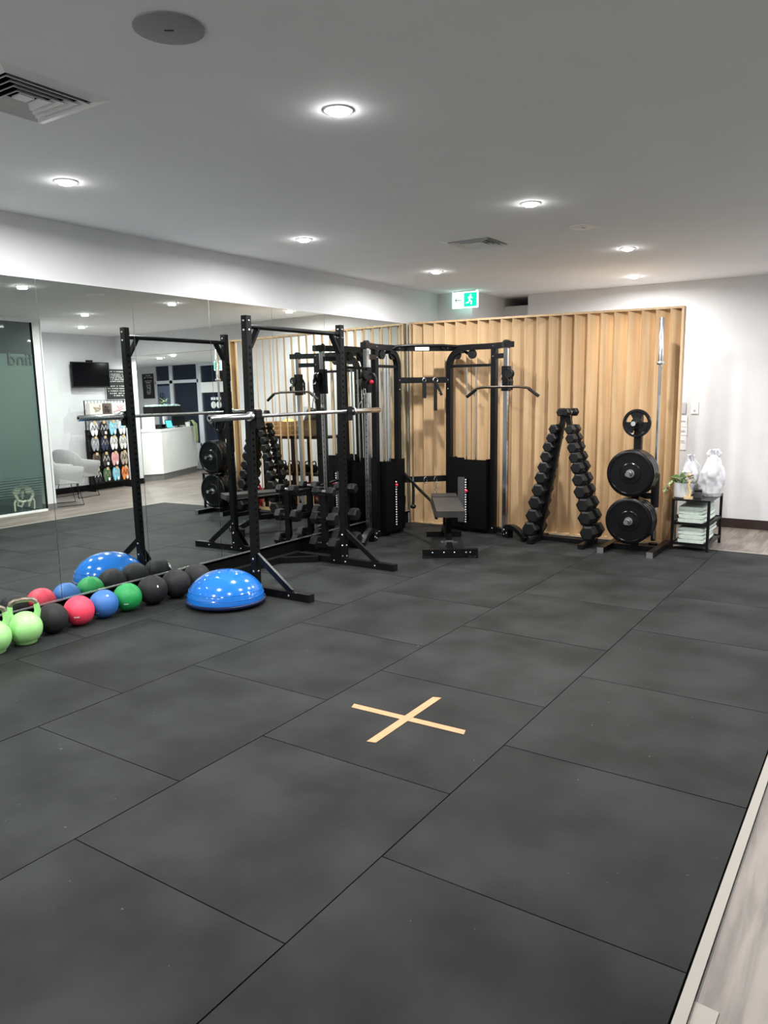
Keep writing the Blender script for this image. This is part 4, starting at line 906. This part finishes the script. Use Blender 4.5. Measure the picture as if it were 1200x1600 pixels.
# ---- television and letter boards
TV = thing('television', 'black flat television on a bracket on the white wall', 'television', (2.36, 8.79, 2.06))
MB().b2((-0.10, -0.39, -0.225), (-0.065, 0.39, 0.225)).build('casing', 'rubber', TV, 0.004, False); MB().b2((-0.1015, -0.375, -0.20), (-0.1, 0.375, 0.21)).build('screen', 'screen_glass', TV, smooth=False)
MB().b2((-0.066, -0.10, -0.1), (0.04, 0.10, 0.1)).build('bracket', 'steel', TV, smooth=False); MB().b2((-0.09, -0.06, 0.225), (-0.05, 0.06, 0.26)).build('camera_bar', 'rubber', TV, 0.004, False)
def letter_board(loc, X, wd, ht, label, seed, rows):
    t = thing('letter_board', label, 'letter board', loc); X = V(X); N_ = V((0, 0, 1)).cross(X) * -1; rn = random.Random(seed)
    Nn = X.cross(V((0, 0, 1)))
    def slab(x0, x1, z0, z1, d0, d1): 
        a_ = [X * p[0] + V((0, 0, p[1])) + Nn * d0 for p in ((x0, z0), (x1, z0), (x1, z1), (x0, z1))]; return a_, [v + Nn * (d1 - d0) for v in a_]
    MB().loftp(*slab(-wd / 2, wd / 2, -ht / 2, ht / 2, 0.002, 0.012)).build('felt_board', 'board', t, smooth=False)
    m = MB(); f = 0.014
    for q in ((-wd / 2 - f, wd / 2 + f, ht / 2, ht / 2 + f), (-wd / 2 - f, wd / 2 + f, -ht / 2 - f, -ht / 2), (-wd / 2 - f, -wd / 2, -ht / 2, ht / 2), (wd / 2, wd / 2 + f, -ht / 2, ht / 2)): m.loftp(*slab(*q, 0.0, 0.02))
    m.build('frame', 'grey_frame', t, smooth=False)
    for (zf, w_) in rows:
        m = MB(); x = -w_ * wd / 2
        while x < w_ * wd / 2:
            lw = rn.choice((0.010, 0.012, 0.014)); 
            if rn.random() < 0.82:
                z = zf * ht / 2
                m.loftp(*slab(x, x + 0.004, z - 0.010, z + 0.010, 0.012, 0.0135)); m.loftp(*slab(x, x + lw, z + rn.choice((-0.010, -0.002, 0.006)), z + rn.choice((0.010,)), 0.012, 0.0135))
            x += lw + 0.006
        m.build('letter_row', 'white', t, smooth=False)['kind'] = 'stuff'
letter_board((2.4, 9.42, 1.895), (0, -1, 0), 0.50, 0.55, 'black letter board with two paragraphs beside the television', 1, [(0.85, 0.75), (0.68, 0.8), (0.56, 0.85), (0.44, 0.8), (0.32, 0.7), (0.20, 0.6), (-0.12, 0.85), (-0.28, 0.85), (-0.44, 0.8), (-0.60, 0.7), (-0.75, 0.5)])
# far end: windows, door
YW2 = 12.5
letter_board((5.19, YW2, 1.94), (1, 0, 0), 0.42, 0.58, 'narrow black letter board on the wall left of the night windows', 2, [(0.85, 0.4), (0.70, 0.7), (0.42, 0.55), (0.28, 0.5), (0.10, 0.35), (-0.02, 0.35), (-0.14, 0.35), (-0.26, 0.35), (-0.38, 0.3), (-0.50, 0.35), (-0.62, 0.3)])
MB().b2((4.99, YW2, -0.02), (6.1, YW2 + 0.12, H2)).build('wall_window', 'wall', smooth=False)['kind'] = 'structure'
for i, (x0, x1, letters) in enumerate([(4.42, 4.99, True), (3.51, 4.42, False)]):
    wn = struct('window_%d' % (i + 2))
    MB().b2((x0 - 0.0, YW2, 0.0), (x0 + 0.05, YW2 + 0.08, H2)).b2((x1 - 0.05, YW2, 0.0), (x1, YW2 + 0.08, H2)).b2((x0, YW2, 1.98), (x1, YW2 + 0.08, 2.05)).b2((x0, YW2, 0.0), (x1, YW2 + 0.08, 0.6)).build('mullion', 'win_frame', wn, smooth=False)
    for z0, z1 in ((0.6, 1.98), (2.05, H2)): MB().b2((x0 + 0.05, YW2 + 0.035, z0), (x1 - 0.05, YW2 + 0.043, z1)).build('pane', 'night_glass', wn, smooth=False)
    if letters:
        MB().b2((x0 + 0.06, YW2 + 0.029, 0.62), (x1 - 0.06, YW2 + 0.032, 1.93)).build('film', 'film_blue', wn, smooth=False)
        text_mesh('lettering', 'me', 0.34, 'navy', wn, (4.86, YW2 + 0.027, 1.36), (0, 0, 1), (-1, 0, 0), 0.0008)
d1 = struct('door_1')
MB().b2((0.95, YW2, 0.0), (1.03, YW2 + 0.08, H2)).b2((3.43, YW2, 0.0), (3.51, YW2 + 0.08, H2)).b2((1.03, YW2, 2.34), (3.43, YW2 + 0.08, H2)).b2((2.20, YW2, 0.0), (2.26, YW2 + 0.08, 1.74)).build('door_frame', 'win_frame', d1, smooth=False)
MB().b2((1.03, YW2 - 0.01, 1.74), (3.43, YW2 + 0.06, 1.97)).build('header_panel', 'white', d1, smooth=False)
MB().b2((1.03, YW2 + 0.03, 1.97), (3.43, YW2 + 0.04, 2.34)).build('pane', 'night_glass', d1, smooth=False)
for x0, x1 in ((1.03, 2.20), (2.26, 3.43)): MB().b2((x0, YW2 + 0.03, 0.02), (x1, YW2 + 0.04, 1.74)).build('pane', 'night_glass', d1, smooth=False)
for x in (2.92, 3.09):
    MB().cyl((x, YW2 + 0.024, 1.46), (x, YW2 + 0.029, 1.46), 0.078, 24).build('round_sticker', 'white', d1, smooth=False); MB().b2((x - 0.07, YW2 + 0.024, 1.57), (x + 0.07, YW2 + 0.029, 1.63)).build('sticker', 'white', d1, smooth=False)
MB().b2((0.2, YW2, -0.02), (0.95, YW2 + 0.12, H2)).b2((-0.72, YW2, -0.02), (0.2, YW2 + 0.12, H2)).build('wall_entrance', 'wall', smooth=False)['kind'] = 'structure'
ob = MB().b2((-3, 19, -0.2), (9, 19.4, 5.5)); og = ob.build('building_outside', 'outside', smooth=False); tag(og, 'dark building across the street behind the night windows', 'building')
m = MB()
for k in range(9): m.b2((-2.6 + 1.3 * k, 18.9, 0.3), (-1.9 + 1.3 * k, 19, 2.2))
m.build('shop_bay', 'navy', og, smooth=False)
tag(MB().b2((-6, 12.63, -0.22), (12, 19.0, -0.15)).build('street', 'outside', smooth=False), kind='structure')

# ---- reception counter
CN = thing('reception_counter', 'white angled reception counter with a grey recessed base', 'counter', (0, 0, -0.012))
top = [(2.49, 10.47), (3.30, 12.15), (3.85, 11.88), (3.10, 10.28), (2.72, 10.08)]
cx_ = sum(p[0] for p in top) / 5; cy_ = sum(p[1] for p in top) / 5
sc_ = lambda k: [(cx_ + (p[0] - cx_) * k, cy_ + (p[1] - cy_) * k) for p in top]
MB().prism(sc_(0.985), 0.13, 0.98).build('body', 'counter', CN, 0.004, False); MB().prism(top, 0.98, 1.02).build('worktop', 'counter', CN, 0.004, False); MB().prism(sc_(0.95), 0.0, 0.13).build('plinth', 'grey_kick', CN, smooth=False)
MB().loftp([(2.60, 10.66, 0.70), (2.69, 10.85, 0.70), (2.69, 10.85, 0.90), (2.60, 10.66, 0.90)], [(2.588, 10.666, 0.70), (2.678, 10.856, 0.70), (2.678, 10.856, 0.90), (2.588, 10.666, 0.90)]).build('notice', 'white', CN, smooth=False)
zc = 1.012
def crate(x, y, z, rz, label, dark='rubber'):
    t = thing('display_box', label, 'box', (x, y, z), rz, 'black display boxes on the counter')
    wd, dp, ht = 0.70, 0.22, 0.16
    m = MB(); m.b2((-wd / 2, -dp / 2, 0), (wd / 2, dp / 2, 0.01))
    for q in (((-wd / 2, -dp / 2, 0), (wd / 2, -dp / 2 + 0.008, ht)), ((-wd / 2, dp / 2 - 0.008, 0), (wd / 2, dp / 2, ht)), ((-wd / 2, -dp / 2, 0), (-wd / 2 + 0.008, dp / 2, ht)), ((wd / 2 - 0.008, -dp / 2, 0), (wd / 2, dp / 2, ht))): m.b2(*q)
    m.build('tray', dark, t, smooth=False); rn = random.Random(int(x * 100))
    for k in range(14):
        MB().box((-wd / 2 + 0.04 + k * 0.048, rn.uniform(-0.02, 0.02), 0.13), (0.036, 0.13, 0.12), (rn.uniform(-0.3, 0.3), rn.uniform(-0.25, 0.25), 0)).build('packet', 'pale_aqua', t, 0.003, False)
ang = math.atan2(1.68, 0.81)
t = thing('riser_shelf', 'white riser shelf on the reception counter under two black boxes', 'shelf', (3.11, 11.10, zc), ang)
MB().b2((-0.78, -0.13, 0.27), (0.78, 0.13, 0.29)).build('board', 'white', t, smooth=False)
for s in (-1, 1): MB().b2((s * 0.77 - 0.01, -0.13, 0), (s * 0.77 + 0.01, 0.13, 0.27)).build('side', 'white', t, smooth=False)
u = V((math.cos(ang), math.sin(ang), 0)); nn = V((-u.y, u.x, 0)); ctr = V((3.11, 11.10, 0))
for s, l in ((-0.38, 'black display box of pale aqua packets nearer the television wall'), (0.38, 'black display box of pale aqua packets nearer the entrance door')):
    p = ctr + u * s; crate(p.x, p.y, zc + 0.291, ang, l)
p = ctr + u * 0.36 + nn * 0.16; MNT = thing('monitor', 'black computer monitor on the reception counter', 'monitor', (p.x, p.y, zc), ang)
MB().b2((-0.33, -0.012, 0.03), (0.33, 0.012, 0.265)).build('panel', 'rubber', MNT, 0.004, False); MB().b2((-0.03, -0.01, 0.01), (0.03, 0.01, 0.07)).b2((-0.09, -0.06, 0), (0.09, 0.06, 0.01)).build('foot', 'rubber', MNT, smooth=False)
p = ctr + u * -0.24 + nn * 0.20; TB = thing('tablet', 'tablet with a turquoise screen leaning on the counter', 'tablet', (p.x, p.y, zc), ang)
MB().box((0, 0, 0.085), (0.30, 0.012, 0.165), (0.25, 0, 0)).build('case', 'rubber', TB, 0.003, False); MB().box((0, 0.008, 0.085), (0.27, 0.004, 0.14), (0.25, 0, 0)).build('display', 'aqua_screen', TB, smooth=False); MB().b2((-0.06, -0.05, 0), (0.06, -0.02, 0.02)).build('stand', 'rubber', TB, smooth=False)
p = ctr + u * -0.58 + nn * 0.17; t = thing('card_terminal', 'black payment terminal at the near end of the counter', 'terminal', (p.x, p.y, zc), ang); MB().b2((-0.12, -0.06, 0), (0.12, 0.06, 0.09)).build('body', 'rubber', t, 0.006, False); MB().b2((-0.08, 0.058, 0.03), (0.08, 0.062, 0.08)).build('display', 'screen_glass', t, smooth=False)
p = ctr + u * 0.87; t = thing('desk_phone', 'black handset on a white stand at the counter end', 'telephone', (p.x, p.y, zc), ang)
MB().b2((-0.06, -0.05, 0), (0.06, 0.05, 0.30)).build('stand', 'white', t, 0.006, False); MB().tube([(-0.08, 0, 0.33), (-0.05, 0, 0.38), (0.05, 0, 0.38), (0.08, 0, 0.33)], 0.022, 10).build('handset', 'rubber', t); MB().b2((-0.05, -0.03, 0.30), (0.05, 0.03, 0.34)).build('cradle', 'rubber', t, smooth=False)
# plants at the counter
p = ctr + u * 0.60 + nn * -0.22
t = thing('potted_plant', 'small bright green plant on the riser beside the black boxes', 'plant', (p.x, p.y - 0.02, zc + 0.0), 0); MB().lathe([(0, 0), (0.05, 0), (0.06, 0.36), (0.05, 0.36), (0, 0.34)], seg=16).build('pot', 'white', t)
for k in range(34):
    q = rnd.uniform(0, 6.28); o = link('leaf', lm1 if k % 2 else lm2, t); rr = rnd.uniform(0, 0.10); o.location = (rr * math.cos(q), rr * math.sin(q), 0.37 + rnd.uniform(0, 0.22)); o.rotation_euler = (rnd.uniform(0, 1.0), 0, q - PI / 2); o.scale = (1.5,) * 3
p = ctr + u * 0.80 + nn * 0.19; HP = thing('trailing_plant', 'pale trailing plant hanging over the end of the reception counter', 'plant', (p.x, p.y, zc), 0)
MB().lathe([(0, 0), (0.05, 0), (0.06, 0.09), (0.05, 0.09), (0, 0.08)], seg=16).build('pot', 'white', HP)
for k in range(16):
    a_ = nn * (0.16 + 0.02 * rnd.random()); sp = u * (rnd.uniform(-0.10, 0.10)); L_ = rnd.uniform(0.15, 0.42)
    MB().tube([(0, 0, 0.10), tuple(a_ * 0.6 + sp * 0.6 + V((0, 0, 0.13))), tuple(a_ + sp + V((0, 0, 0.04))), tuple(a_ * 1.06 + sp + V((0, 0, -L_)))], 0.006, 5, r2=0.003).build('stem', 'leaf_pale', HP)

# ---- sandal stand
SS = thing('sandal_stand', 'black wire display stand full of hanging sandals against the white wall', 'display stand', (2.24, 9.0, -0.012))
m = MB()
for y in (-0.42, 0.42): m.cyl((0, y, 0.03), (0, y, 1.62), 0.010, 8)
for k in range(17): m.cyl((0, -0.42, 0.18 + k * 0.09), (0, 0.42, 0.18 + k * 0.09), 0.003, 6)
for k in range(1, 12): m.cyl((0, -0.42 + k * 0.07, 0.18), (0, -0.42 + k * 0.07, 1.62), 0.003, 6)
m.build('wire_grid', 'steel', SS)
for y in (-0.42, 0.42): MB().b2((-0.13, y - 0.015, 0), (0.10, y + 0.015, 0.03)).build('foot', 'steel', SS, smooth=False)
for z in (0.40, 0.70, 1.00, 1.26): MB().b2((-0.05, -0.40, z), (-0.001, 0.40, z + 0.006)).build('hook_rail', 'steel', SS, smooth=False)
MB().b2((0.008, -0.44, 0.12), (0.016, 0.44, 1.10)).build('back_panel', 'board', SS, smooth=False)
def sole_prism(m, L, W, x0, x1, cy):
    pts = []
    for k in range(14):
        q = 2 * PI * k / 14; yy = W / 2 * math.cos(q) * (1.0 if math.sin(q) > 0 else 0.82); zz = L / 2 * math.sin(q); pts.append((yy + cy, zz))
    m.loftp([(x0, p[0], p[1]) for p in pts], [(x1, p[0], p[1]) for p in pts])
def sandal_pair(y, z, colr, label, L=0.25, W=0.09, strap='black'):
    t = thing('sandal_pair', label, 'sandals', (2.155, y, z), 0, 'sandals on the wire stand')
    for s in (-1, 1):
        m = MB(); sole_prism(m, L, W, 0.03 if s > 0 else 0.008, 0.045 if s > 0 else 0.023, s * W * 0.48); o = m.build('sole', SH[colr], t, 0.003)
        xx = 0.006 if s < 0 else 0.028
        MB().tube([(xx, s * W * 0.48 - W * 0.35, -0.02), (xx - 0.014, s * W * 0.48 - W * 0.15, 0.03), (xx, s * W * 0.48, 0.07), (xx - 0.014, s * W * 0.48 + W * 0.15, 0.03), (xx, s * W * 0.48 + W * 0.35, -0.02)], 0.005, 6).build('strap', SH[strap], o)
    MB().b2((-0.004, -0.025, 0.09), (0.0, 0.025, 0.14)).build('card_hanger', 'bamboo', t, smooth=False)
    if rnd.random() < 0.5: MB().b2((0.0, 0.0, -0.10), (0.003, 0.045, -0.05)).build('price_tag', 'white', t, smooth=False)
rowz = [1.10, 0.83, 0.54, 0.26]
rows = [[('white', 'black'), ('black', 'white'), ('blue', 'white'), ('white', 'blue')], [('grey', 'white'), ('navy', 'tan'), ('white', 'tan'), ('cream', 'grey')],
        [('brown', 'dark'), ('dark', 'white'), ('pink', 'pink'), ('tan', 'dark')], [('black', 'white'), ('green', 'tan'), ('blue', 'cream'), ('orange', 'brown')]]
rn_ = ['top', 'second', 'third', 'bottom']
for r_, (z, rw) in enumerate(zip(rowz, rows)):
    for c_, (cc, st_) in enumerate(rw):
        y = 8.70 + c_ * 0.20
        sandal_pair(y, z, cc, '%s sandals, %s from the television side in the %s row of the stand' % (cc, ['first', 'second', 'third', 'fourth'][c_], rn_[r_]), strap=st_)
sandal_pair(9.50, 0.29, 'orange', 'orange sandals hanging lowest at the outer edge of the stand', strap='brown')
for k, (y, wd, mm, nm) in enumerate([(8.74, 0.26, 'cream', 'cream patterned'), (8.97, 0.16, 'brown', 'brown'), (9.22, 0.28, 'white', 'white and pink')]):
    t = thing('shoe_box', '%s shoe box standing on top of the sandal stand' % nm, 'box', (2.18, y, 1.36), 0, 'boxes on top of the sandal stand')
    MB().b2((-0.05, -wd / 2, 0), (0.05, wd / 2, 0.19)).build('body', SH[mm], t, 0.004, False)
    m = MB(); rn2 = random.Random(k)
    for j in range(7): m.cyl((-0.0505, rn2.uniform(-wd / 2 + 0.02, wd / 2 - 0.02), rn2.uniform(0.03, 0.16)), (-0.052, 0 * rn2.random(), 0.09) if False else (-0.0515, rn2.uniform(-wd / 2 + 0.02, wd / 2 - 0.02), rn2.uniform(0.03, 0.16)), 0.014, 8)
    m.build('print', SH['tan' if k == 0 else ('pink' if k == 2 else 'dark')], t, smooth=False)
    MB().b2((-0.052, -wd / 2 - 0.002, 0.17), (0.052, wd / 2 + 0.002, 0.192)).build('lid', SH[mm], t, 0.003, False)
MB().b2((-0.06, -0.40, 1.355), (0.06, 0.40, 1.365)).build('top_shelf', 'steel', SS, smooth=False)

# ---- storage shelf behind the screen
ST_ = thing('storage_rack', 'dark shelf rack directly behind the slatted screen, seen in the mirror', 'storage rack', (-2.71, 8.55, -0.012))
for x in (-0.54, 0.0, 0.54):
    for y in (-0.18, 0.18): MB().b2((x - 0.02, y - 0.02, 0), (x + 0.02, y + 0.02, 1.03)).build('post', 'dark_brown', ST_, smooth=False)
for z in (0.08, 0.47, 0.985): MB().b2((-0.56, -0.20, z), (0.56, 0.20, z + 0.035)).build('shelf', 'dark_brown', ST_, smooth=False)
t = thing('wooden_crate', 'wooden crate with a yellow ball on top of the storage rack', 'crate', (-2.42, 8.55, 1.01)); 
for q in (((-0.25, -0.15, 0), (0.25, 0.15, 0.012)),): MB().b2(*q).build('base', 'crate', t, smooth=False)
for k in range(3):
    for s in (-1, 1): MB().b2((-0.25, s * 0.15 - 0.006, 0.02 + k * 0.065), (0.25, s * 0.15 + 0.006, 0.075 + k * 0.065)).build('slat', 'crate', t, smooth=False)
    for s in (-1, 1): MB().b2((s * 0.244 - 0.006, -0.144, 0.02 + k * 0.065), (s * 0.244 + 0.006, 0.144, 0.075 + k * 0.065)).build('slat', 'crate', t, smooth=False)
t = thing('yellow_ball', 'yellow ball lying in the wooden crate', 'ball', (-2.50, 8.55, 1.025)); MB().ball((0, 0, 0.115), 0.115, 24, 14).build('shell', 'yellow', t); MB().tube([(0.116 * math.cos(q), 0, 0.115 + 0.116 * math.sin(q)) for q in [2 * PI * k / 30 for k in range(30)]], 0.0015, 5, closed=True).build('seam', 'yellow', t)
t = thing('wicker_basket', 'grey-brown wicker basket on top of the storage rack', 'basket', (-2.96, 8.55, 1.01)); MB().lathe([(0, 0.0), (0.15, 0.0), (0.185, 0.21), (0.19, 0.22), (0.175, 0.22), (0.14, 0.012), (0, 0.012)], seg=28).build('body', 'wicker', t)
m = MB()
for k in range(6): m.tube([((0.152 + 0.006 * k) * math.cos(q), (0.152 + 0.006 * k) * math.sin(q), 0.02 + k * 0.036) for q in [2 * PI * j / 28 for j in range(28)]], 0.006, 6, closed=True)
m.build('weave', 'wicker', t)
t = thing('folded_jacket', 'dark bundle of cloth lying in the wicker basket', 'clothing', (-2.96, 8.55, 1.025)); MB().ball((0, 0, 0.17), 0.16, 20, 12, (0.95, 0.8, 1.05)).ball((0.04, 0, 0.31), 0.07, 14, 8).build('cloth', 'charcoal', t)
mm_ = [('black_ball', 'black'), ('green_ball', 'green'), ('black_ball', 'black'), ('red_ball', 'red'), ('black_ball', 'black'), ('black_ball', 'black'), ('black_ball', 'black'), ('black_ball', 'black')]
for k in range(8):
    x = -3.19 + k * 0.128 + (0.05 if k > 3 else 0)
    kettlebell(x, 8.55, 1.57, '%s small kettlebell on the middle shelf of the rack, %s from the mirror side' % (['black', 'dark', 'black', 'dark', 'black', 'dark', 'black', 'dark'][k], ['first', 'second', 'third', 'fourth', 'fifth', 'sixth', 'seventh', 'eighth'][k]), m='black_ball', group='kettlebells on the storage rack', s=0.52)
for o in [o for o in bpy.data.objects if o.get('group') == 'kettlebells on the storage rack']: o.location.z = 0.493
for k, (x, y, s) in enumerate(((-2.86, 8.55, 0.85), (-3.06, 8.55, 0.85), (-2.0, 8.36, 1.1))):
    kettlebell(x, y, 0.3, ['red kettlebell on the lowest rack shelf, the one nearer the middle post', 'red kettlebell on the lowest rack shelf, nearest the mirror', 'large red kettlebell on the floor by the free end of the screen'][k], m='red_ball', group='red kettlebells behind the screen', s=s)
for o in [o for o in bpy.data.objects if o.get('group') == 'red kettlebells behind the screen']: o.location.z = 0.103 if o.location.x < -2.2 else -0.012
t = thing('medicine_ball', 'dark ball on the lowest shelf of the storage rack', 'medicine ball', (-2.50, 8.55, 0.103)); MB().ball((0, 0, 0.13), 0.13, 28, 16).build('shell', 'black_ball', t); MB().tube([(0.131 * math.cos(q), 0, 0.13 + 0.131 * math.sin(q)) for q in [2 * PI * k / 30 for k in range(30)]], 0.0015, 5, closed=True).build('seam', 'black_ball', t)
